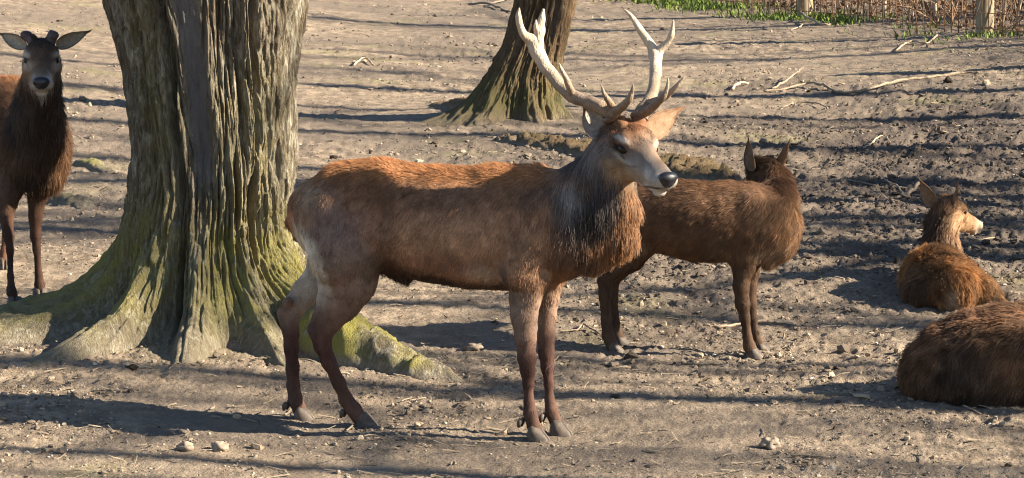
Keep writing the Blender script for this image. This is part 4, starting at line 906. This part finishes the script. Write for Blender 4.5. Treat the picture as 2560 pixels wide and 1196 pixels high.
def lying_far():
    fw = unit([-.15, 1, 0]); A = Animal(fw); Y0 = 15.0
    g = gp(2390, 785); root = empty("resting_deer", (g[0], g[1], gz(g[0], g[1])), label="small sunlit deer lying with its back to the camera, head raised to the right", category="deer", group="red deer in the paddock")
    C0 = (.44, .235, .10)
    A.chain([(pt(2395, 728, Y0 + .12), .128, 1.05), (pt(2358, 712, Y0 + .35), .160, 1.05), (pt(2340, 706, Y0 + .65), .170, 1.05), (pt(2350, 700, Y0 + .95), .155, 1.0)], k=.05, fur=(.2, -.75, -.6), flen=.045, colr=C0, lift=.6)
    A.chain([(pt(2330, 660, Y0 + .45), .07, 1.3), (pt(2345, 660, Y0 + .9), .07, 1.3)], k=.05, fur=(.1, -.8, .1), flen=.05, colr=RED, lift=.9)
    A.chain([(pt(2425, 715, Y0 + .25), .10, .9), (pt(2462, 735, Y0 + .12), .078, .8), (pt(2500, 762, Y0 + .05), .042, .8)], k=.05, fur=(.5, -.5, -.7), flen=.03, colr=(.30, .17, .085), lift=.3)
    A.chain([(pt(2500, 768, Y0 + .05), .035, .8), (pt(2440, 782, Y0 - .02), .03, .8)], k=.03, fur=(-1, 0, -.2), flen=.015, colr=(.34, .22, .13))
    A.chain([(pt(2310, 720, Y0 + .40), .12, .9), (pt(2300, 740, Y0 + .2), .09, .9)], k=.06, fur=(-.2, -.4, -1), flen=.035, colr=(.17, .09, .048), lift=.35)
    Yn = Y0 + 1.0
    A.chain([(pt(2350, 660, Yn), .115, .95), (pt(2353, 610, Yn), .092, .95), (pt(2358, 560, Yn - .02), .080, .95), (pt(2366, 526, Yn - .03), .072, 1.0)], k=.05, fur=(.0, -.1, -1), flen=.05, colr=(.17, .10, .06), lift=.36)
    H = Head(A, pt(2364, 492, Yn - .03), (.185, .16, -.095), .86, wide=1.05); H.build((.36, .215, .115), (.30, .165, .08), WHITE, .009)
    B = A.blobs
    B += [(2375, 745, 20, 26, 0, (.62, .5, .38), .8), (2395, 590, 26, 70, 0, (.38, .24, .14), .85), (2335, 570, 24, 70, 5, (.06, .04, .03), .7), (2345, 620, 50, 22, 0, (.05, .035, .028), .7), (2300, 740, 40, 60, 0, (.13, .075, .045), .5), (2420, 740, 40, 40, 0, (.33, .155, .06), .7), (2345, 690, 40, 30, 20, (.09, .05, .03), .6)]  # sunlit right side painted into the coat, left side darker
    finish(A, root, 80000, .0115, (H.p(.18, 0, -.09) - .18, H.p(.18, 0, -.09) + .18), .0065, wild=.42, patch=.6)
    H.features(root, .015)
    ear(root, pt(2338, 516, Yn - .03), pt(2298, 447, Yn - .06), (-.5, -.75, .2), .046, (.26, .17, .11), (.22, .125, .065), .42, 1300)
    ear(root, pt(2372, 530, Yn - .05), pt(2396, 455, Yn - .08), (.9, -.35, 0), .046, (.16, .09, .05), (.22, .125, .065), .5, 1300)
lying_far()

def lying_near():
    fw = unit([1, -.12, 0]); A = Animal(fw); Y0 = 12.75
    g = gp(2420, 1015); root = empty("resting_dark_deer", (g[0], Y0, gz(g[0], Y0)), label="large shaggy dark brown deer lying at the right edge, cut by the frame", category="deer", group="red deer in the paddock")
    C0 = (.18, .098, .053)
    def row(px, top, bot, lat):
        Y = Y0 - (px - 2400) * .00012; r = (bot - top) / 2 * Y / F; return (pt(px, (top + bot) / 2, Y), r, lat / r)
    A.chain([row(2330, 860, 1010, .13), row(2380, 815, 1020, .19), row(2450, 786, 1025, .23), row(2540, 770, 1028, .25), row(2650, 762, 1030, .25), row(2760, 762, 1030, .24), row(2860, 770, 1025, .2), row(2920, 790, 1000, .16)], k=.05, fur=(-.55, -.1, -.75), flen=.042, colr=C0, lift=.6)
    A.chain([row(2340, 900, 1018, .13), (pt(2420, 935, Y0 - .13), .145, .8), (pt(2520, 965, Y0 - .16), .10, .8), (pt(2590, 990, Y0 - .17), .06, .8)], k=.05, fur=(-.3, -.1, -1), flen=.035, colr=(.10, .066, .045), lift=.4)
    A.chain([(pt(2580, 1005, Y0 - .18), .045, .9), (pt(2440, 1018, Y0 - .2), .032, .9)], k=.03, fur=(-1, 0, 0), flen=.015, colr=LEG)
    A.chain([(pt(2840, 960, Y0 - .17), .09, .8), (pt(2900, 1010, Y0 - .2), .05, .8), (pt(2780, 1022, Y0 - .24), .035, .8)], k=.04, fur=(-.5, 0, -1), flen=.02, colr=LEG)
    A.chain([(pt(2890, 860, Y0), .16, .85), (pt(2960, 770, Y0 - .02), .115, .85), (pt(3000, 680, Y0 - .03), .085, .9), (pt(3010, 640, Y0 - .03), .075, 1.0)], k=.05, fur=(-.1, 0, -1), flen=.05, colr=C0, lift=.35)
    H = Head(A, pt(2995, 590, Y0 - .03), (.32, -.1, -.2), .95, wide=1.08); H.build((.2, .14, .1), (.12, .075, .05), WHITE, .01)
    A.blobs += [(2480, 790, 200, 20, -8, (.17, .085, .045), .7), (2420, 940, 70, 50, 0, (.12, .085, .062), .6), (2358, 935, 18, 12, -40, (.02, .014, .01), .8), (2290, 930, 30, 70, 0, (.12, .072, .04), .5), (2540, 870, 50, 30, 30, (.06, .038, .025), .6), (2470, 1000, 120, 24, 0, (.05, .035, .026), .6), (2400, 850, 50, 40, 0, (.125, .07, .042), .5)]
    finish(A, root, 90000, .0115, None, wild=.42, clump=20, rad=.0009, patch=.8)
    H.features(root)
    ear(root, H.p(.035, -.06, -.04), H.p(-.05, -.19, .05), H.h, .05, (.24, .2, .15), (.12, .07, .045), .5, 600)
    ear(root, H.p(.035, .06, -.04), H.p(-.05, .19, .05), H.h, .05, (.24, .2, .15), (.12, .07, .045), .5, 600)
lying_near()

# ------------------------------------------------------------------ fence, undergrowth, grass
FA, FB = gp(2462, 86), gp(2012, 42)
fdir = (FB - FA); fdir[2] = 0; flen_ = np.linalg.norm(fdir[:2]); fdir /= flen_; fnor = np.array([-fdir[1], fdir[0], 0.0]); fnor = fnor if fnor[1] > 0 else -fnor
def fp(s_, off=0.0):
    q = FA + fdir * s_ + fnor * off; return q[0], q[1], gz(q[0], q[1])
def build_fence():
    x, y, z = fp(0); root = empty("wire_fence", (x, y, z), label="rusty wire mesh fence on round wooden posts along the back of the paddock", category="fence")
    for k in range(-2, 4):
        x, y, z = fp(k * flen_); P = [(x, y, z - .2 + i * .2) for i in range(10)]
        V, Fq = tube(P, [.098 + .004 * noise(k, i) for i in range(10)], 14, jitter=.06, seed=k); obj("post", mesh_np("post", V, tri_quads(Fq)), M_post, root)
    s0, s1 = -2 * flen_, 3 * flen_; V, Fq = tube([(0, 0, 0), (0, 0, .75), (0, 0, 1.5)], [.006] * 3, 5); me = mesh_np("upright_wire", V, tri_quads(Fq)); me.materials.append(M_wire)
    s_ = s0
    while s_ < s1:
        x, y, z = fp(s_, -.115); o = obj("upright_wire", me, None); o.location = (x, y, z - .03); o.rotation_euler = (random.gauss(0, .012), random.gauss(0, .012), 0)
        o.parent = root; o.matrix_parent_inverse = root.matrix_world.inverted(); s_ += .17 + random.gauss(0, .006)
    for hgt in (.08, .24, .42, .62, .84, 1.08, 1.34):
        P = []
        for q in np.linspace(s0, s1, 60):
            x, y, z = fp(q, -.112); P.append((x, y, z + hgt + .006 * math.sin(q * 3 + hgt * 9)))
        V, Fq = tube(P, [.0045] * 60, 4); obj("line_wire", mesh_np("line_wire", V, tri_quads(Fq)), M_wire, root)
build_fence()
def build_thicket():
    parts = []; rs = random.Random(8)
    for i in range(1500):
        s_ = rs.uniform(-9, 13); off = rs.uniform(.15, 3.6) ** 1.0; x, y, z = fp(s_, off)
        if abs(x) > 12: continue
        a = rs.uniform(0, 2 * PI); L = rs.uniform(.5, 1.7); up = rs.uniform(.15, 1.3); d = np.array([math.cos(a), math.sin(a), 0]); p0 = np.array([x, y, z - .03])
        P = [p0 + d * L * q * .7 + np.array([rs.gauss(0, .03), rs.gauss(0, .03), up * 1.3 * math.sin(q * rs.uniform(1.8, 3.0)) * L * .6]) for q in np.linspace(0, 1, 6)]
        r = rs.uniform(.004, .010); parts.append(tube(P, np.linspace(r, r * .5, 6), 4, cap=False))
    obj("bramble_thicket", tube_mesh("bramble_thicket", parts), M_bramble, kind="stuff", label="tangled brown dead brambles behind the wire fence", category="undergrowth")
    n = 9000; s_ = rng.uniform(-9, 13, n); off = rng.uniform(.2, 3.8, n)
    c = FA[None] + fdir[None] * s_[:, None] + fnor[None] * off[:, None]; c[:, 2] = ground_macro(c[:, 0], c[:, 1]) + rng.uniform(0, 1, n) ** 1.6 * (.15 + .4 * off)
    A_ = rng.normal(size=(n, 3)); A_ /= np.linalg.norm(A_, axis=1)[:, None]; B_ = np.cross(A_, rng.normal(size=(n, 3))); B_ /= np.linalg.norm(B_, axis=1)[:, None]
    L = rng.uniform(.02, .055, (n, 1)); V = np.stack([c - A_ * L, c + B_ * L * .5, c + A_ * L, c - B_ * L * .5], 1).reshape(-1, 3)
    obj("dead_leaves", mesh_np("dead_leaves", V, np.arange(4 * n).reshape(n, 4), False), M_leaf, kind="stuff", label="dry dead leaves caught in the brambles behind the fence", category="leaves")
    # grass along the foot of the fence
    n = 15000; s_ = rng.uniform(-7.5, 14, n); off = rng.normal(-.28, .33, n); off = np.where(off > .6, -.1, off)
    c = FA[None] + fdir[None] * s_[:, None] + fnor[None] * off[:, None]
    dens = noise(c[:, 0] * 1.1, c[:, 1] * 1.1, 4.0) + .35 + .06 * s_ - 0.5 * np.abs(off + .28); keep = dens > rng.uniform(0.15, .9, n); c = c[keep]; n = len(c)
    c[:, 2] = ground_macro(c[:, 0], c[:, 1]) - .005
    hgt = rng.uniform(.02, .10, n) * (1 + .8 * np.clip(noise(c[:, 0] * 2.5, c[:, 1] * 2.5, 1.0), -.4, 1)); a = rng.uniform(0, 2 * PI, n); wd = rng.uniform(.004, .014, n)
    sd = np.stack([np.cos(a), np.sin(a), 0 * a], 1) * wd[:, None]; ln = np.stack([-np.sin(a), np.cos(a), 0 * a], 1) * (hgt * rng.uniform(-1.2, 1.2, n))[:, None]
    up = np.array([0, 0, 1.0]) * hgt[:, None]
    V = np.stack([c - sd, c + sd, c + sd * .8 + up * .6 + ln * .4, c - sd * .8 + up * .6 + ln * .4, c + up + ln], 1).reshape(-1, 3); i = np.arange(n) * 5
    Ft = np.concatenate([np.stack([i, i + 1, i + 2], 1), np.stack([i, i + 2, i + 3], 1), np.stack([i + 3, i + 2, i + 4], 1)])
    obj("grass_strip", mesh_np("grass_strip", V, Ft, False), M_grass, kind="stuff", label="bright green grass and weeds along the foot of the fence", category="grass")
build_thicket()
def sapling(px, py, wid, lean, sd, lab, off):
    g = gp(px, py); rs = random.Random(sd); x, y = g[0], g[1]; z = gz(x, y); r = wid / 2 * y / F
    root = empty("sapling", (x, y, z), label=lab, category="sapling", group="pale saplings behind the fence")
    P = [np.array([x + lean * q + rs.gauss(0, .012), y + rs.gauss(0, .02), z - .05 + q * 2.6]) for q in np.linspace(0, 1, 12)]
    V, Fq = tube(P, np.linspace(r, r * .5, 12), 8); obj("trunk", mesh_np("trunk", V, tri_quads(Fq)), M_pale, root)
    parts = []
    for k in range(6):
        i = rs.randint(4, 11); a = rs.uniform(0, 2 * PI); grow(parts, P[i], (math.cos(a), math.sin(a), .7), .7, r * .5, 1, 5, .15, .05, (2, 3), rs)
    obj("crown", tube_mesh("crown", parts), M_bramble, root)
for a in [(2090, 36, 8, .2, 1, "thin pale sapling just right of the farther fence post", 0), (2118, 38, 5, -.3, 2, "very thin slanting sapling, second right of the farther fence post", 0), (2212, 48, 13, .05, 3, "thick pale sapling midway between the two fence posts", 0),
          (2345, 60, 13, -.35, 4, "pale sapling leaning left, nearest left of the near fence post", 0), (2503, 76, 9, .15, 5, "slender sapling just right of the near fence post", 0), (2540, 80, 7, .3, 6, "slender sapling at the right edge of the picture", 0), (2268, 52, 6, .4, 7, "thin dark sapling between the thick one and the leaning one", 0)]:
    sapling(*a)

# ------------------------------------------------------------------ fallen branches, stones, dung
def branch(name, mat, lab, paths, grp="fallen branches"):
    """paths: rows (px, py, width px, height above soil in m)"""
    P0 = gp(paths[0][0][0], paths[0][0][1]); root = empty(name, P0, label=lab, category="branch", group=grp); first = True
    for rows in paths:
        Q = []
        for a, b_, wd, hh in rows:
            g = gp(a, b_); r = wd * .31 * g[1] / F; Q.append((g[0], g[1], gs(g[0], g[1]) + r * .9 + hh + .006, r))
        Q = smooth_path(Q, 6); Q[:, :3] += rng.normal(0, .35, (len(Q), 3)) * Q[:, 3:] ; Q[:, 3] *= rng.uniform(.75, 1.25, len(Q)); V, Fq = tube(Q[:, :3], np.maximum(Q[:, 3], .003), 8, jitter=.35, seed=rows[0][0] * .1)
        obj("stem" if first else "twig", mesh_np("stem", V, tri_quads(Fq)), mat, root); first = False
branch("fallen_branch", M_pale, "forked bleached branch lying below the farther fence post", [[(2000, 42, 6, .05), (2012, 56, 7, .05), (2035, 64, 8, .03), (2062, 66, 7, .0), (2092, 62, 5, .0)], [(2014, 57, 6, .04), (2004, 70, 6, .01), (1976, 80, 5, .0)]])
branch("fallen_branch", M_pale, "crooked bleached branch on the slope below the near fence post", [[(2238, 134, 6, 0), (2258, 120, 8, .01), (2282, 114, 9, .02), (2318, 116, 7, .01), (2340, 100, 6, .02), (2348, 90, 4, .03)]])
branch("fallen_branch", M_stick, "very long thin curved branch across the slope above the hind", [[(1910, 236, 9, 0), (1960, 230, 9, .0), (2020, 220, 9, .02), (2060, 228, 10, .02), (2100, 238, 11, .0), (2160, 236, 11, .01), (2240, 216, 11, .02), (2330, 200, 11, .0), (2410, 192, 10, .01), (2450, 190, 7, .0)], [(1930, 232, 8, .01), (1960, 222, 8, .03), (1990, 204, 7, .06), (2008, 196, 4, .08)]])
branch("fallen_branch", M_pale, "short pale broken stick right of the antlers", [[(1830, 230, 10, 0), (1848, 222, 12, .01), (1872, 216, 7, .01)]])
branch("fallen_branch", M_stick, "thick pale branch stub touching the resting deer's ear", [[(2254, 500, 15, .0), (2272, 494, 18, .01), (2296, 482, 15, .03)], [(2256, 498, 10, .01), (2244, 486, 8, .03), (2222, 474, 7, .03), (2206, 462, 4, .02)]])
branch("fallen_branch", M_stick, "straight grey stick lying between the hind and the resting deer", [[(2060, 466, 6, 0), (2120, 462, 8, .0), (2188, 470, 7, 0)]])
branch("fallen_branch", M_pale, "small wavy pale twig on the churned mud above the resting deer", [[(2158, 380, 6, 0), (2180, 372, 7, .01), (2190, 362, 6, .02), (2212, 358, 5, .03), (2226, 370, 4, .01)]])
branch("fallen_branch", M_stick, "thin grey twig on the mud beyond the hind's ears", [[(1955, 276, 5, 0), (1990, 266, 6, .01), (2040, 270, 6, .01), (2072, 276, 4, 0)]])
branch("fallen_branch", M_pale, "pale stick on the ground behind the hind's front legs", [[(1758, 824, 9, 0), (1800, 828, 11, 0), (1840, 826, 11, .01), (1890, 822, 12, .01), (1930, 820, 12, .01), (1978, 818, 8, .0)]])
branch("fallen_branch", M_stick, "knobbly stick beside the hind's rear hooves", [[(1396, 838, 6, 0), (1440, 836, 7, 0), (1458, 826, 9, .01), (1474, 838, 9, .01), (1500, 846, 7, 0)]])
branch("fallen_branch", M_stick, "short twig in the foreground below the dark resting deer", [[(1976, 1148, 5, 0), (2020, 1150, 6, 0), (2074, 1153, 5, 0)]])
branch("fallen_branch", M_stick, "long dark twig on the mud right of the resting deer's neck", [[(2400, 606, 5, 0), (2440, 614, 6, .0), (2485, 606, 5, .01)]])
branch("fallen_branch", M_stick, "long branch lying at the top edge beside the leaning tree", [[(1170, 14, 7, .0), (1220, 18, 8, .02), (1262, 30, 7, .0), (1290, 38, 5, 0)], [(1222, 18, 6, .02), (1262, 8, 5, .02), (1284, 2, 4, .03)]])
branch("fallen_branch", M_stick, "flat bleached wood chip below the hind's front hooves", [[(1704, 918, 9, 0), (1740, 921, 12, 0), (1796, 922, 7, 0)]])
branch("fallen_branch", M_pale, "bent pale root piece on the slope left of the leaning tree", [[(884, 168, 6, 0), (912, 158, 8, .03), (935, 168, 5, 0)]])
def stone(px, py, wd, ht, lab, mat, nm="stone", cat="stone"):
    g = gp(px, py); s_ = g[1] / F; V, Fq = sphere((0, 0, 0), 1, (1, 0, 0), (0, 1, 0), (0, 0, 1), (1, 1, 1), 22, 14)
    q = noise(V[:, 0] * 1.3 + px, V[:, 1] * 1.3, V[:, 2] * 1.3 + py); q2 = noise(V[:, 0] * 3 + px, V[:, 1] * 3, V[:, 2] * 3)
    q3 = noise(V[:, 0] * 7 + px, V[:, 1] * 7, V[:, 2] * 7); V = V * (1 + .5 * q + .32 * q2 + .14 * q3)[:, None] * np.array([wd / 2 * s_, wd / 2 * s_ * .8, ht / 2 * s_]); V += np.array([g[0], g[1], gs(g[0], g[1]) + ht * .25 * s_])
    obj(nm, mesh_np(nm, V, Fq), mat, label=lab, category=cat)
M_dung = simple("dung", (.018, .013, .010), (.05, .035, .025), 40, .8)
stone(1184, 880, 42, 24, "pale lumpy stone on the soil behind the stag's belly", M_stone)
stone(1532, 706, 34, 22, "grey stone on the soil left of the hind's rear hock", M_stone)
stone(1925, 1122, 46, 34, "large earthy lump in the foreground below the hind", M_stone)
stone(818, 888, 30, 40, "angular pale stone against the root beside the stag's hind leg", M_stone)
stone(592, 1050, 18, 14, "small bright white stone left of the stag's hind hoof", M_pale)
stone(465, 1130, 40, 28, "pale crumbly lump in the lower left foreground", M_stone)
stone(550, 1130, 48, 28, "wider pale lump right of the crumbly one in the left foreground", M_stone)
stone(1100, 268, 14, 12, "small white stone on the grey root left of the leaning tree", M_pale)
stone(2370, 212, 22, 18, "black dung clump on the slope under the long curved branch", M_dung, "dung_clump", "dung")
stone(330, 925, 34, 14, "flat dark piece of dung in the left foreground", M_dung, "dung_clump", "dung")
stone(2242, 665, 14, 20, "small black lump left of the resting sunlit deer", M_dung, "dung_clump", "dung")
def mound(lab, rows, sd, moss):
    me = root_mesh(rows, sd, moss); obj("exposed_root", me, M_barkA, label=lab, category="root", group="old roots showing through the soil")
def rq(px, py, h_, wd): g = gp(px, py); return (g[0], g[1], h_, wd)
mound("mossy root ridge on the slope right of the young stag's chest", [rq(170, 412, -.02, .05), rq(200, 414, .04, .07), rq(240, 424, .06, .09), rq(275, 436, .03, .08), rq(300, 446, -.03, .05)], 12.0, .8)
mound("low mossy root beside the young stag's knee", [rq(120, 500, .03, .08), rq(160, 506, .06, .11), rq(200, 514, .06, .11), rq(235, 528, .0, .07), rq(260, 535, -.03, .05)], 15.0, .7)

def build_litter():
    """short straws and bark bits trodden into the soil"""
    n = 2600; y = 1 / rng.uniform(1 / 34.0, 1 / 10.8, n); x = rng.uniform(-.22, .22, n) * y; a = rng.uniform(0, 2 * PI, n); L = rng.uniform(.012, .055, n); wd = rng.uniform(.0012, .0045, n) * (1 + .03 * y)
    d = np.stack([np.cos(a), np.sin(a), rng.normal(0, .16, n)], 1) * L[:, None]; sd = np.stack([-np.sin(a), np.cos(a), 0 * a], 1) * wd[:, None]; up = np.array([0, 0, 1.0]) * wd[:, None] * .8
    c = np.stack([x, y, ground_h(x, y) + .006], 1); k = rng.normal(0, .004, (n, 3))
    rows = [np.stack([q - sd, q + up, q + sd], 1) for q in (c - d, c + k, c + d)]; V = np.concatenate(rows, 1).reshape(-1, 3); i = np.arange(n)[:, None] * 9
    Fq = np.concatenate([i + np.array([[0, 1, 4, 3]]), i + np.array([[1, 2, 5, 4]]), i + np.array([[3, 4, 7, 6]]), i + np.array([[4, 5, 8, 7]])])
    obj("straw_litter", mesh_np("straw_litter", V, Fq), M_stick, kind="stuff", label="short straws and bark bits trodden into the soil", category="litter")
build_litter()
